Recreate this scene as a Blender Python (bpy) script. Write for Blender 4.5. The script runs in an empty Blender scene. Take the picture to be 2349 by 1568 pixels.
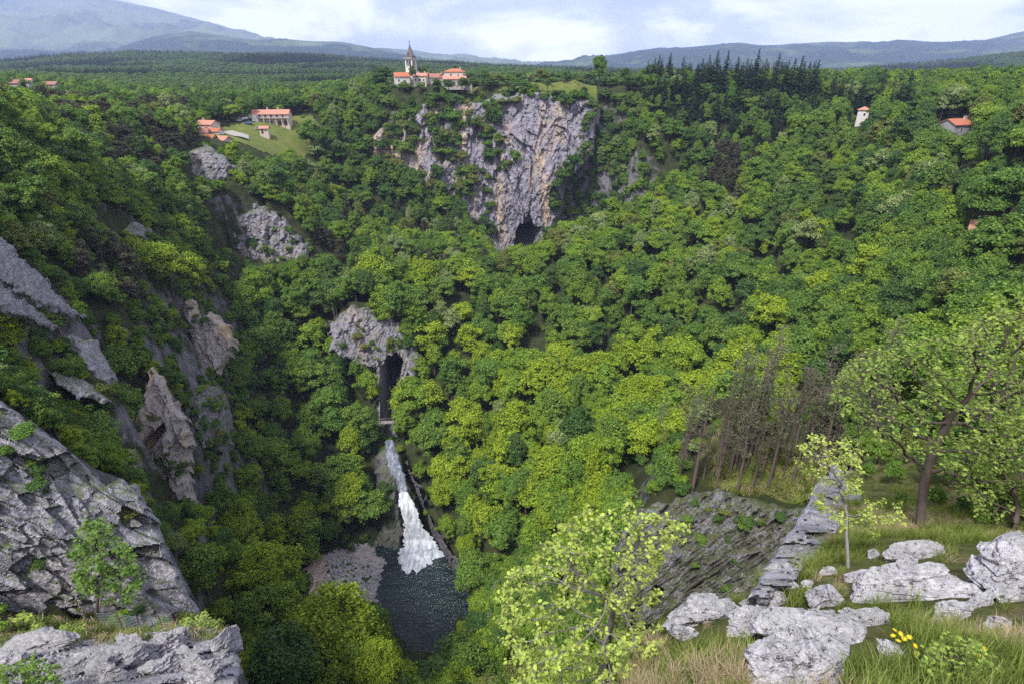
import bpy, bmesh, math, random
import numpy as np
from mathutils import Vector, Matrix

# ------------------------------------------------------------------ camera, sky, sun, exposure
scene = bpy.context.scene
COL = scene.collection
W, H, F = 2349.0, 1568.0, 1305.0           # photo frame the pixel notes refer to; 20 mm lens
PITCH = math.radians(25.7)
SP, CP = math.sin(PITCH), math.cos(PITCH)
cam_d = bpy.data.cameras.new('camera')
cam = bpy.data.objects.new('camera', cam_d)
COL.objects.link(cam)
cam_d.sensor_width = 36.0
cam_d.lens = 20.0
cam_d.clip_start = 0.1
cam_d.clip_end = 60000.0
cam.location = (0, 0, 0)
cam.rotation_euler = (math.radians(90) - PITCH, 0, 0)
scene.camera = cam

SUN_EL, SUN_AZ = math.radians(58), math.radians(-146)   # azimuth from +Y towards +X
world = bpy.data.worlds.new('World')
scene.world = world
world.use_nodes = True
wn, wl = world.node_tree.nodes, world.node_tree.links
wn.clear()
w_out = wn.new('ShaderNodeOutputWorld')
w_bg = wn.new('ShaderNodeBackground')
w_sky = wn.new('ShaderNodeTexSky')
w_sky.sky_type = 'NISHITA'
w_sky.sun_disc = False
w_sky.sun_elevation = SUN_EL
w_sky.sun_rotation = SUN_AZ
w_tc = wn.new('ShaderNodeTexCoord')
w_map = wn.new('ShaderNodeMapping')
w_map.inputs['Scale'].default_value = (1.0, 1.0, 2.6)
w_map.inputs['Location'].default_value = (0.35, 0.1, 0.2)
w_n1 = wn.new('ShaderNodeTexNoise')
w_n1.inputs['Scale'].default_value = 3.6
w_n1.inputs['Detail'].default_value = 7.0
w_n1.inputs['Roughness'].default_value = 0.56
w_n1.inputs['Distortion'].default_value = 0.25
w_r1 = wn.new('ShaderNodeValToRGB')
w_r1.color_ramp.elements[0].position = 0.40
w_r1.color_ramp.elements[0].color = (6.6, 6.9, 10.2, 1)
w_r1.color_ramp.elements[1].position = 0.62
w_r1.color_ramp.elements[1].color = (23.0, 22.6, 22.4, 1)
e = w_r1.color_ramp.elements.new(0.5)
e.color = (10.6, 10.9, 13.6, 1)
w_mix = wn.new('ShaderNodeMix')
w_mix.data_type = 'RGBA'
w_mix.inputs['Factor'].default_value = 0.86
wl.new(w_tc.outputs['Generated'], w_map.inputs['Vector'])
wl.new(w_map.outputs['Vector'], w_n1.inputs['Vector'])
wl.new(w_n1.outputs['Fac'], w_r1.inputs['Fac'])
wl.new(w_sky.outputs['Color'], w_mix.inputs['A'])
wl.new(w_r1.outputs['Color'], w_mix.inputs['B'])
wl.new(w_mix.outputs['Result'], w_bg.inputs['Color'])
w_bg.inputs['Strength'].default_value = 0.068
wl.new(w_bg.outputs['Background'], w_out.inputs['Surface'])

sun_d = bpy.data.lights.new('sun', 'SUN')
sun_d.energy = 4.2
sun_d.angle = math.radians(8.0)
sun_d.color = (1.0, 0.965, 0.91)
sun = bpy.data.objects.new('sun', sun_d)
COL.objects.link(sun)
sd = Vector((math.sin(SUN_AZ) * math.cos(SUN_EL), math.cos(SUN_AZ) * math.cos(SUN_EL), math.sin(SUN_EL)))
sun.rotation_euler = (-sd).to_track_quat('-Z', 'Y').to_euler()

scene.view_settings.view_transform = 'Standard'
scene.view_settings.look = 'None'
scene.view_settings.exposure = 0.56
scene.view_settings.gamma = 1.0
scene.render.engine = 'CYCLES'
cy = scene.cycles
cy.max_bounces = 6
cy.diffuse_bounces = 3
cy.glossy_bounces = 2
cy.transmission_bounces = 3
cy.volume_bounces = 1
cy.transparent_max_bounces = 6
cy.caustics_reflective = False
cy.caustics_refractive = False
cy.use_denoising = False
try:
    cy.denoiser = 'OPENIMAGEDENOISE'
except Exception:
    pass
cy.sample_clamp_indirect = 4.0
cy.sample_clamp_direct = 3.0

rng = np.random.default_rng(7)
random.seed(7)

# ------------------------------------------------------------------ numeric helpers
def P(u, v, y):
    """pixel of the photo + ground distance along +Y -> world point (arrays welcome)"""
    u = np.asarray(u, float); v = np.asarray(v, float); y = np.asarray(y, float)
    a = (u - W / 2) / F; b = (v - H / 2) / F
    k = y / (CP - b * SP)
    return np.stack(np.broadcast_arrays(k * a, y, k * (-SP - b * CP)), -1)

def Pz(u, v, z):
    a = (u - W / 2) / F; b = (v - H / 2) / F
    k = z / (-SP - b * CP)
    return np.array((k * a, k * (CP - b * SP), z))

def proj(p):
    p = np.asarray(p, float)
    d = p[..., 1] * CP - p[..., 2] * SP
    up = p[..., 1] * SP + p[..., 2] * CP
    d = np.maximum(d, 0.05)
    return p[..., 0] / d * F + W / 2, H / 2 - up / d * F, d

def _hash(ix, iy, iz, seed):
    h = (ix.astype(np.uint32) * np.uint32(374761393) + iy.astype(np.uint32) * np.uint32(668265263)
         + iz.astype(np.uint32) * np.uint32(2147483647 & 0x5bd1e995) + np.uint32((seed * 2654435761) & 0xffffffff))
    h = (h ^ (h >> np.uint32(13))) * np.uint32(1274126177)
    h = h ^ (h >> np.uint32(16))
    return h.astype(np.float64) / 4294967295.0

def vnoise(p, seed=0):
    p = np.asarray(p, float)
    i = np.floor(p).astype(np.int64); f = p - i
    f = f * f * f * (f * (f * 6 - 15) + 10)
    r = 0
    for dx in (0, 1):
        wx = f[..., 0] if dx else 1 - f[..., 0]
        for dy in (0, 1):
            wy = f[..., 1] if dy else 1 - f[..., 1]
            for dz in (0, 1):
                wz = f[..., 2] if dz else 1 - f[..., 2]
                r = r + wx * wy * wz * _hash(i[..., 0] + dx, i[..., 1] + dy, i[..., 2] + dz, seed)
    return r * 2 - 1

def fbm(p, octaves=4, seed=0, gain=0.5, ridged=False):
    r = 0; a = 1.0; t = 0.0; p = np.asarray(p, float)
    for o in range(octaves):
        n = vnoise(p, seed + o * 17)
        if ridged:
            n = 1 - 2 * np.abs(n)
        r = r + a * n; t += a; a *= gain; p = p * 2.03 + 11.3
    return r / t

def cells(p, seed=0, tilt=0.9):
    """angular blocks: every cell of a jittered lattice has its own offset and slant"""
    p = np.asarray(p, float); sh = p.shape[:-1]; p = p.reshape(-1, 3)
    i0 = np.floor(p).astype(np.int64)
    bd = np.full(len(p), 1e9); out = np.zeros(len(p))
    for dx in (-1, 0, 1):
        for dy in (-1, 0, 1):
            for dz in (-1, 0, 1):
                c = i0 + np.array((dx, dy, dz))
                h = [_hash(c[:, 0], c[:, 1], c[:, 2], seed + k) for k in range(7)]
                q = c + np.stack(h[:3], -1)
                d = ((p - q) ** 2).sum(1)
                m = d < bd
                bd = np.where(m, d, bd)
                val = (h[3] * 2 - 1) + tilt * ((p - q) * (np.stack(h[4:7], -1) * 2 - 1)).sum(1)
                out = np.where(m, val, out)
    return out.reshape(sh)

def inpoly(u, v, poly):
    u = np.asarray(u, float); v = np.asarray(v, float)
    r = np.zeros(u.shape, bool)
    n = len(poly)
    for i in range(n):
        x1, y1 = poly[i]; x2, y2 = poly[(i + 1) % n]
        if y1 == y2:
            continue
        c = (y1 > v) != (y2 > v)
        r ^= c & (u < (x2 - x1) * (v - y1) / (y2 - y1) + x1)
    return r

def polydist(u, v, poly):
    d = np.full(np.shape(u), 1e9)
    n = len(poly)
    for i in range(n):
        x1, y1 = poly[i]; x2, y2 = poly[(i + 1) % n]
        L = (x2 - x1) ** 2 + (y2 - y1) ** 2 + 1e-9
        t = np.clip(((u - x1) * (x2 - x1) + (v - y1) * (y2 - y1)) / L, 0, 1)
        d = np.minimum(d, np.hypot(u - x1 - t * (x2 - x1), v - y1 - t * (y2 - y1)))
    return d

def sstep(a, b, x):
    t = np.clip((x - a) / (b - a), 0, 1)
    return t * t * (3 - 2 * t)

# ------------------------------------------------------------------ mesh / object helpers
def mesh_from(name, verts, faces, smooth=False, mats=(), mat_idx=None):
    me = bpy.data.meshes.new(name)
    verts = np.asarray(verts, np.float32).reshape(-1, 3)
    me.vertices.add(len(verts))
    me.vertices.foreach_set('co', verts.ravel())
    if isinstance(faces, np.ndarray):
        n, k = faces.shape
        me.loops.add(n * k)
        me.polygons.add(n)
        me.loops.foreach_set('vertex_index', faces.astype(np.int32).ravel())
        me.polygons.foreach_set('loop_start', np.arange(0, n * k, k, dtype=np.int32))
    else:
        n = len(faces)
        tot = [len(f) for f in faces]
        me.loops.add(sum(tot))
        me.polygons.add(n)
        me.loops.foreach_set('vertex_index', np.array([i for f in faces for i in f], np.int32))
        me.polygons.foreach_set('loop_start', np.concatenate([[0], np.cumsum(tot)[:-1]]).astype(np.int32))
    if mat_idx is not None:
        me.polygons.foreach_set('material_index', np.asarray(mat_idx, np.int32))
    me.polygons.foreach_set('use_smooth', np.full(n, smooth, bool))
    me.update(calc_edges=True)
    for m in mats:
        me.materials.append(m)
    return me

def link(name, data, parent=None, loc=None, rot=None, scale=None):
    o = bpy.data.objects.new(name, data)
    COL.objects.link(o)
    if parent is not None:
        o.parent = parent
    if loc is not None:
        o.location = [float(q) for q in loc]
    if rot is not None:
        o.rotation_euler = rot
    if scale is not None:
        o.scale = scale if hasattr(scale, '__len__') else (scale,) * 3
    return o

def tag(o, label=None, cat=None, group=None, kind=None):
    if label: o['label'] = label
    if cat: o['category'] = cat
    if group: o['group'] = group
    if kind: o['kind'] = kind
    return o

class MB:
    """collects shapes for one mesh"""
    def __init__(self):
        self.v = []; self.f = []
    def add(self, vs, fs):
        b = len(self.v)
        self.v += [tuple(float(c) for c in q) for q in vs]
        self.f += [tuple(b + i for i in q) for q in fs]
        return self
    def box(self, x0, x1, y0, y1, z0, z1):
        return self.add([(x0, y0, z0), (x1, y0, z0), (x1, y1, z0), (x0, y1, z0), (x0, y0, z1), (x1, y0, z1), (x1, y1, z1), (x0, y1, z1)],
                        [(0, 3, 2, 1), (4, 5, 6, 7), (0, 1, 5, 4), (1, 2, 6, 5), (2, 3, 7, 6), (3, 0, 4, 7)])
    def tube(self, pts, radii, n=6, cap=True):
        pts = np.asarray(pts, float)
        m = len(pts)
        b = len(self.v)
        for i in range(m):
            t = pts[min(i + 1, m - 1)] - pts[max(i - 1, 0)]
            t = t / (np.linalg.norm(t) + 1e-9)
            a = np.cross(t, (0.13, 0.31, 0.94) if abs(t[2]) < 0.9 else (1, 0.1, 0))
            a /= np.linalg.norm(a) + 1e-9
            c = np.cross(t, a)
            for k in range(n):
                w = 2 * math.pi * k / n
                self.v.append(tuple(pts[i] + radii[i] * (a * math.cos(w) + c * math.sin(w))))
        for i in range(m - 1):
            for k in range(n):
                self.f.append((b + i * n + k, b + i * n + (k + 1) % n, b + (i + 1) * n + (k + 1) % n, b + (i + 1) * n + k))
        if cap:
            self.f.append(tuple(b + (m - 1) * n + k for k in range(n)))
        return self
    def mesh(self, name, mat, smooth=False):
        return mesh_from(name, np.array(self.v), self.f, smooth, [mat])
    def obj(self, name, mat, parent=None, smooth=False, **k):
        return link(name, self.mesh(name, mat, smooth), parent, **k)

# ------------------------------------------------------------------ materials
class NT:
    def __init__(self, name):
        self.m = bpy.data.materials.new(name)
        self.m.use_nodes = True
        self.n, self.l = self.m.node_tree.nodes, self.m.node_tree.links
        self.n.clear()
        self.out = self.n.new('ShaderNodeOutputMaterial')
    def add(self, t, **ins):
        nd = self.n.new(t)
        for k, v in ins.items():
            self.set(nd, k, v)
        return nd
    def set(self, nd, k, v):
        s = nd.inputs[k] if not isinstance(k, int) else nd.inputs[k]
        if isinstance(v, bpy.types.NodeSocket):
            self.l.new(v, s)
        else:
            if hasattr(v, '__len__') and len(v) == 3 and s.type == 'RGBA':
                v = (*v, 1)
            s.default_value = v
    def noise(self, scale, detail=4, rough=0.55, vec=None, dist=0.0):
        nd = self.add('ShaderNodeTexNoise', Scale=scale, Detail=detail, Roughness=rough, Distortion=dist)
        if vec is not None: self.l.new(vec, nd.inputs['Vector'])
        return nd.outputs['Fac']
    def voronoi(self, scale, vec=None, feature='F1'):
        nd = self.add('ShaderNodeTexVoronoi', Scale=scale)
        nd.feature = feature
        if vec is not None: self.l.new(vec, nd.inputs['Vector'])
        return nd.outputs['Distance']
    def ramp(self, fac, stops):
        nd = self.add('ShaderNodeValToRGB')
        cr = nd.color_ramp
        while len(cr.elements) < len(stops): cr.elements.new(0.5)
        for el, (p, c) in zip(cr.elements, stops):
            el.position = p
            el.color = (*c, 1) if hasattr(c, '__len__') else (c, c, c, 1)
        self.l.new(fac, nd.inputs['Fac'])
        return nd.outputs['Color']
    def mix(self, f, a, b, blend='MIX'):
        nd = self.n.new('ShaderNodeMix')
        nd.data_type = 'RGBA'; nd.blend_type = blend
        for k, v in (('Factor', f), ('A', a), ('B', b)):
            s = [q for q in nd.inputs if q.name == k and (q.type == 'VALUE' if k == 'Factor' else q.type == 'RGBA')][0]
            if isinstance(v, bpy.types.NodeSocket): self.l.new(v, s)
            elif k == 'Factor': s.default_value = v
            else: s.default_value = (*v, 1)
        return [q for q in nd.outputs if q.type == 'RGBA'][0]
    def math(self, op, a, b=0.0, clamp=False):
        nd = self.n.new('ShaderNodeMath')
        nd.operation = op; nd.use_clamp = clamp
        for i, v in enumerate((a, b)):
            if isinstance(v, bpy.types.NodeSocket): self.l.new(v, nd.inputs[i])
            else: nd.inputs[i].default_value = v
        return nd.outputs[0]
    def pos(self, scale=(1, 1, 1), rot=(0, 0, 0), obj=False):
        if obj:
            src = self.n.new('ShaderNodeTexCoord').outputs['Object']
        else:
            src = self.n.new('ShaderNodeNewGeometry').outputs['Position']
        mp = self.add('ShaderNodeMapping', Scale=scale, Rotation=rot)
        self.l.new(src, mp.inputs['Vector'])
        return mp.outputs['Vector']
    def bump(self, h, strength=0.5, dist=0.1):
        nd = self.add('ShaderNodeBump', Strength=strength, Distance=dist)
        self.l.new(h, nd.inputs['Height'])
        return nd.outputs['Normal']
    def bsdf(self, color, rough=0.85, normal=None, spec=0.3, **kw):
        nd = self.add('ShaderNodeBsdfPrincipled', Roughness=rough)
        nd.inputs['Specular IOR Level'].default_value = spec
        self.set(nd, 'Base Color', color)
        if normal is not None: self.l.new(normal, nd.inputs['Normal'])
        for k, v in kw.items(): self.set(nd, k, v)
        return nd
    def done(self, sh):
        self.l.new(sh.outputs[0], self.out.inputs['Surface'])
        return self.m

def simple(name, col, rough=0.8, var=0.15, scale=3.0, spec=0.3, metal=0.0):
    t = NT(name)
    n = t.noise(scale, 5, 0.6, t.pos())
    c = t.mix(n, tuple(max(0, q * (1 - var)) for q in col), tuple(min(1, q * (1 + var)) for q in col))
    return t.done(t.bsdf(c, rough, None, spec, Metallic=metal))

def leaf_mat(name, col, col2, trans=0.32, var=0.45):
    """leaf colour varies from tree to tree (object random) and from leaf to leaf (face attribute)"""
    t = NT(name)
    oi = t.n.new('ShaderNodeObjectInfo')
    at = t.n.new('ShaderNodeAttribute'); at.attribute_name = 'leaf_tone'
    f = t.math('ADD', t.math('MULTIPLY', oi.outputs['Random'], 0.6), t.math('MULTIPLY', at.outputs['Fac'], 0.4))
    c = t.mix(f, col, col2)
    br = t.math('ADD', t.math('MULTIPLY', at.outputs['Fac'], var * 2), 1 - var)
    hs = t.add('ShaderNodeHueSaturation', Saturation=1.0)
    t.l.new(c, hs.inputs['Color']); t.l.new(br, hs.inputs['Value'])
    c = hs.outputs['Color']
    p = t.bsdf(c, 0.55, None, 0.22)
    tr = t.n.new('ShaderNodeBsdfTranslucent')
    t.l.new(t.mix(0.6, c, (0.85, 1.0, 0.32), 'MULTIPLY'), tr.inputs['Color'])
    hs2 = t.add('ShaderNodeHueSaturation', Value=1.7)
    t.l.new(tr.inputs['Color'].links[0].from_socket, hs2.inputs['Color'])
    t.l.new(hs2.outputs['Color'], tr.inputs['Color'])
    mx = t.n.new('ShaderNodeMixShader'); mx.inputs[0].default_value = trans
    t.l.new(p.outputs[0], mx.inputs[1]); t.l.new(tr.outputs[0], mx.inputs[2])
    return t.done(mx)

def rock_mat(name, base=(0.34, 0.325, 0.37), light=(0.52, 0.50, 0.54), ochre=0.35, moss=0.4, streak=0.5, scale=1.0, lichen=0.0, tilt=None, turf=0.0):
    t = NT(name)
    ps = t.pos((scale,) * 3)
    st = t.pos((scale, scale, scale * 0.16), tilt or (0, 0, 0))
    n1 = t.noise(0.16, 6, 0.6, ps)
    n2 = t.noise(0.9, 6, 0.65, ps)
    c = t.mix(t.ramp(n2, [(0.35, 0.0), (0.65, 1.0)]), base, light)
    oc = t.math('MULTIPLY', t.ramp(t.noise(0.11, 4, 0.6, st, 0.4), [(0.5, 0.0), (0.62, 1.0)]), ochre, True)
    c = t.mix(oc, c, (0.50, 0.36, 0.22))
    sk = t.math('MULTIPLY', t.ramp(t.noise(0.55, 5, 0.6, st), [(0.5, 0.0), (0.66, 1.0)]), streak, True)
    c = t.mix(sk, c, (0.11, 0.105, 0.135))
    c = t.mix(t.ramp(n1, [(0.3, 0.45), (0.6, 0.0)]), c, (0.17, 0.165, 0.19))
    if lichen:
        li = t.math('MULTIPLY', t.ramp(t.noise(9.0, 5, 0.7, ps), [(0.56, 0.0), (0.60, 1.0)]), lichen, True)
        c = t.mix(li, c, (0.06, 0.055, 0.065))
        wl_ = t.ramp(t.noise(4.0, 6, 0.7, ps), [(0.48, 0.0), (0.6, 0.55)])
        c = t.mix(wl_, c, (0.62, 0.60, 0.63))
    if moss:
        g = t.n.new('ShaderNodeNewGeometry')
        sx = t.n.new('ShaderNodeSeparateXYZ'); t.l.new(g.outputs['Normal'], sx.inputs[0])
        up = t.ramp(t.math('ADD', sx.outputs['Z'], t.math('MULTIPLY', t.math('SUBTRACT', t.noise(0.5, 5, 0.65, ps), 0.5), 1.1)), [(0.62, 0.0), (0.85, 1.0)])
        c = t.mix(t.math('MULTIPLY', up, moss, True), c, (0.075, 0.10, 0.03))
    if turf:                                            # turf rooted along the beds
        tq = t.pos((0.5, 0.5, 2.2), tilt or (0, 0, 0))
        tf_ = t.ramp(t.math('ADD', t.math('MULTIPLY', t.noise(0.9, 5, 0.65, tq), 0.6), t.math('MULTIPLY', t.noise(0.22, 3, 0.6, ps), 0.4)), [(0.45, 0.0), (0.52, 1.0)])
        tc_ = t.ramp(t.noise(1.5, 4, 0.7, ps), [(0.35, (0.035, 0.045, 0.015)), (0.52, (0.075, 0.085, 0.025)), (0.66, (0.10, 0.075, 0.035))])
        c = t.mix(t.math('MULTIPLY', tf_, turf, True), c, tc_)
    h = t.math('ADD', t.math('MULTIPLY', n2, 0.7), t.math('MULTIPLY', t.noise(3.5, 5, 0.7, st), 0.4))
    return t.done(t.bsdf(c, 0.9, t.bump(h, 0.9, 0.55 / scale), 0.2))

M = {}
LEAF = {   # colour of the young leaves, per kind of tree
    'lime': ((0.190, 0.275, 0.014), (0.265, 0.335, 0.024)),
    'fresh': ((0.138, 0.235, 0.022), (0.205, 0.295, 0.030)),
    'mid': ((0.088, 0.175, 0.026), (0.150, 0.230, 0.034)),
    'deep': ((0.050, 0.112, 0.026), (0.092, 0.158, 0.032)),
    'pale': ((0.175, 0.240, 0.085), (0.25, 0.30, 0.110)),
    'olive': ((0.125, 0.155, 0.034), (0.18, 0.20, 0.048)),
}
for k, (a, b) in LEAF.items():
    M['leaf_' + k] = leaf_mat('leaf_' + k, a, b)
M['leaf_white'] = leaf_mat('leaf_white', (0.35, 0.38, 0.25), (0.45, 0.46, 0.36))
M['leaf_pine'] = leaf_mat('leaf_pine', (0.060, 0.062, 0.036), (0.095, 0.088, 0.055), 0.12)
M['leaf_greypine'] = leaf_mat('leaf_greypine', (0.105, 0.125, 0.07), (0.16, 0.165, 0.095), 0.25)
M['leaf_spruce'] = leaf_mat('leaf_spruce', (0.012, 0.030, 0.016), (0.024, 0.045, 0.02), 0.1)
M['leaf_far'] = leaf_mat('leaf_far', (0.050, 0.098, 0.028), (0.098, 0.14, 0.032))
M['leaf_fard'] = leaf_mat('leaf_fard', (0.018, 0.042, 0.020), (0.035, 0.06, 0.022))
M['leaf_front'] = leaf_mat('leaf_front', (0.27, 0.35, 0.055), (0.38, 0.44, 0.10), 0.35, 0.38)
M['leaf_oak'] = leaf_mat('leaf_oak', (0.17, 0.26, 0.04), (0.27, 0.34, 0.08), 0.4, 0.4)
M['bark'] = simple('bark', (0.085, 0.065, 0.055), 0.95, 0.4, 9)
M['bark_grey'] = simple('bark_grey', (0.17, 0.15, 0.145), 0.95, 0.35, 14)
M['bark_pine'] = simple('bark_pine', (0.13, 0.095, 0.085), 0.95, 0.35, 5)
M['grass'] = leaf_mat('grass', (0.10, 0.155, 0.025), (0.19, 0.21, 0.05), 0.3, 0.4)
M['grass_dry'] = leaf_mat('grass_dry', (0.28, 0.20, 0.13), (0.36, 0.29, 0.18), 0.2, 0.3)
M['rock_cliff'] = rock_mat('rock_cliff', (0.155, 0.138, 0.188), (0.345, 0.315, 0.36), 0.75, 0.45, 0.75, 0.8)
M['rock_left'] = rock_mat('rock_left', (0.155, 0.142, 0.178), (0.33, 0.305, 0.35), 0.25, 0.7, 0.5, 1.0)
M['rock_ochre'] = rock_mat('rock_ochre', (0.25, 0.22, 0.235), (0.42, 0.37, 0.37), 1.0, 0.3, 0.4, 1.1)
M['rock_over'] = rock_mat('rock_over', (0.33, 0.285, 0.28), (0.56, 0.485, 0.46), 1.0, 0.35, 0.45, 1.5)
M['rock_slab'] = rock_mat('rock_slab', (0.16, 0.15, 0.19), (0.37, 0.35, 0.40), 0.2, 0.9, 0.6, 0.9, 0.15)
M['rock_near'] = rock_mat('rock_near', (0.27, 0.258, 0.295), (0.50, 0.48, 0.525), 0.12, 0.3, 0.4, 2.6, 1.0)
M['rock_dark'] = rock_mat('rock_dark', (0.05, 0.046, 0.056), (0.13, 0.12, 0.135), 0.1, 0.7, 0.6, 1.2)
M['rock_strata'] = rock_mat('rock_strata', (0.15, 0.14, 0.165), (0.34, 0.315, 0.355), 0.1, 1.0, 0.5, 1.6, 0.0, (0, math.radians(40), 0), 0.6)
M['rock_ledge'] = rock_mat('rock_ledge', (0.24, 0.225, 0.265), (0.46, 0.435, 0.48), 0.15, 0.35, 0.45, 1.6, 0.5)

def ground_mat():
    t = NT('forest_ground')
    ps = t.pos()
    n = t.noise(0.35, 6, 0.65, ps)
    c = t.ramp(n, [(0.3, (0.020, 0.022, 0.012)), (0.5, (0.034, 0.042, 0.016)), (0.7, (0.055, 0.062, 0.024))])
    g = t.n.new('ShaderNodeNewGeometry')
    sx = t.n.new('ShaderNodeSeparateXYZ'); t.l.new(g.outputs['Normal'], sx.inputs[0])
    rk = t.ramp(t.math('ADD', sx.outputs['Z'], t.math('MULTIPLY', t.math('SUBTRACT', t.noise(0.25, 5, 0.7, ps), 0.5), 0.9)), [(0.22, 1.0), (0.40, 0.0)])
    rc = t.ramp(t.noise(1.2, 6, 0.7, t.pos((1, 1, 0.3))), [(0.3, (0.07, 0.065, 0.075)), (0.7, (0.26, 0.245, 0.27))])
    c = t.mix(rk, c, rc)
    return t.done(t.bsdf(c, 0.95, t.bump(t.noise(2.5, 5, 0.7, ps), 0.8, 0.5), 0.1))
M['ground'] = ground_mat()

def meadow_mat(name='meadow', a=(0.11, 0.16, 0.03), b=(0.19, 0.22, 0.05), sc=0.25):
    t = NT(name)
    n = t.noise(sc, 6, 0.7, t.pos())
    c = t.ramp(n, [(0.3, a), (0.65, b)])
    return t.done(t.bsdf(c, 0.95, t.bump(t.noise(sc * 20, 4, 0.7, t.pos()), 0.6, 0.1), 0.1))
M['meadow'] = meadow_mat()

# ------------------------------------------------------------------ the lie of the land
# canopy or ground points read from the photo: pixel, distance, height of the trees that stand there
CT = [  # u, v, y, tree height
    # left wall
    (0, 250, 150, 7), (60, 400, 135, 7), (250, 400, 170, 7), (100, 600, 122, 6), (300, 600, 150, 6), (480, 620, 190, 6),
    (200, 750, 108, 5), (100, 850, 85, 5), (250, 900, 90, 5), (180, 1050, 66, 5), (60, 800, 80, 5), (330, 780, 125, 5), (0, 700, 82, 4),
    (560, 800, 185, 6), (620, 700, 208, 7), (750, 640, 224, 7), (650, 900, 180, 8), (520, 1000, 155, 8), (700, 1050, 160, 8),
    (800, 900, 190, 8), (600, 1200, 137, 8), (450, 1250, 114, 6), (380, 1165, 101, 3), (300, 980, 92, 4), (480, 880, 152, 4), (420, 700, 165, 5),
    (820, 1050, 168, 8), (850, 1180, 150, 8), (780, 1230, 143, 7), (560, 1350, 100, 7),
    # left rim and hamlet
    (560, 440, 236, 3), (470, 335, 245, 4), (500, 305, 290, 1), (620, 325, 310, 0), (560, 330, 290, 0), (740, 275, 345, 0), (630, 285, 328, 0),
    (690, 245, 400, 2), (400, 225, 400, 7), (250, 230, 330, 7), (120, 240, 230, 7), (400, 330, 230, 7), (250, 300, 215, 8), (640, 450, 238, 4), (700, 610, 226, 4),
    # hollow between ridge and church cliff
    (750, 420, 300, 8), (850, 330, 335, 8), (800, 520, 270, 8), (930, 530, 290, 9), (900, 440, 320, 7), (1000, 470, 325, 6), (820, 260, 350, 8),
    # ridge over the caves
    (850, 600, 236, 7), (1000, 600, 246, 8), (1150, 590, 254, 8), (1270, 530, 268, 8), (1400, 480, 280, 8), (1550, 420, 290, 8), (1450, 350, 318, 8), (1480, 260, 335, 8),
    # church hill
    (870, 205, 375, 4), (1480, 205, 352, 4), 
    (1600, 230, 335, 3), (1800, 262, 315, 3), (1700, 300, 300, 8), (1500, 205, 420, 3),
    # right wall
    (1700, 400, 270, 8), (1700, 550, 235, 9), (1600, 700, 205, 9), (1500, 850, 180, 10), (1300, 800, 200, 9), (1200, 650, 232, 8), (1100, 750, 214, 8), (1000, 850, 198, 9),
    (1150, 1000, 165, 10), (1050, 1150, 150, 10), (1200, 1150, 138, 10), (1350, 1000, 150, 10), (1500, 1000, 132, 10), (1600, 900, 150, 10), (1750, 800, 160, 12),
    (1900, 700, 168, 9), (2000, 550, 184, 9), (2100, 400, 198, 9), (2200, 320, 200, 7), (1950, 310, 262, 7), (2340, 270, 185, 7), (2340, 400, 150, 8), (2340, 600, 108, 8),
    (2200, 700, 108, 8), (2000, 850, 100, 9), (2250, 830, 72, 8), (2100, 900, 72, 9), (1400, 1120, 98, 9), (1330, 1220, 88, 9), (1300, 1060, 120, 10),
    (2340, 750, 62, 7), (2349, 850, 40, 6),
    # pine ledge
    (1540, 1120, 53, 0), (1650, 1118, 52, 0), (1750, 1112, 52, 0), (1850, 1100, 51, 0), (1800, 1040, 60, 0), (1650, 1045, 62, 0), (1950, 1050, 50, 0), (1900, 990, 64, 1), (1750, 985, 72, 0), (1600, 1000, 76, 0),
    (300, 1412, 35, 0), (100, 1420, 33, 0), (420, 1428, 36, 0), (100, 1568, 19, 1), (400, 1568, 20, 1), (540, 1520, 24, 2), (250, 1480, 27, 1), (30, 1480, 25, 1),
    # near wall below the camera
    (800, 1480, 64, 9), (640, 1470, 66, 8), (1050, 1568, 76, 7), (1120, 1440, 100, 8), (1160, 1340, 107, 8), (1250, 1300, 98, 8), (700, 1568, 55, 8), (560, 1500, 60, 8), (900, 1560, 78, 6),
]
XYZ = [  # hidden ground
    (0, -5, -6), (-15, -5, -10), (-40, 0, -14), (-60, 10, -10), (-80, 40, -8), (-100, 70, -12), (-130, 100, -8), (60, 20, -18), (40, 0, -6), (80, 40, -20), (110, 70, -18),
    (0, 14, -40), (-10, 25, -62), (10, 30, -62), (-5, 45, -84), (25, 42, -72), (40, 45, -52), (5, 62, -108), (25, 68, -104), (-20, 50, -78), (-14, 30, -52), (-20, 40, -66),
    (0, 80, -128), (-30, 80, -104), (-10, 100, -146), (12, 125, -152),
    (200, 120, -8), (250, 200, -8), (300, 300, -10), (380, 400, -12), (-200, 120, -4), (-300, 300, -8), (-400, 450, -15), (400, 150, 0), (-300, 100, 5),
    (40, 335, -104), (20, 322, -108), (60, 320, -100), (0, 310, -100), (-30, 300, -88), (80, 300, -84), (60, 296, -80),
    (10, 20, -36), (18, 26, -38), (26, 36, -56), (8, 12, -18), (15, 14, -17), (20, 20, -24),
    (22, 30, -38), (30, 38, -50),
]
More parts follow.
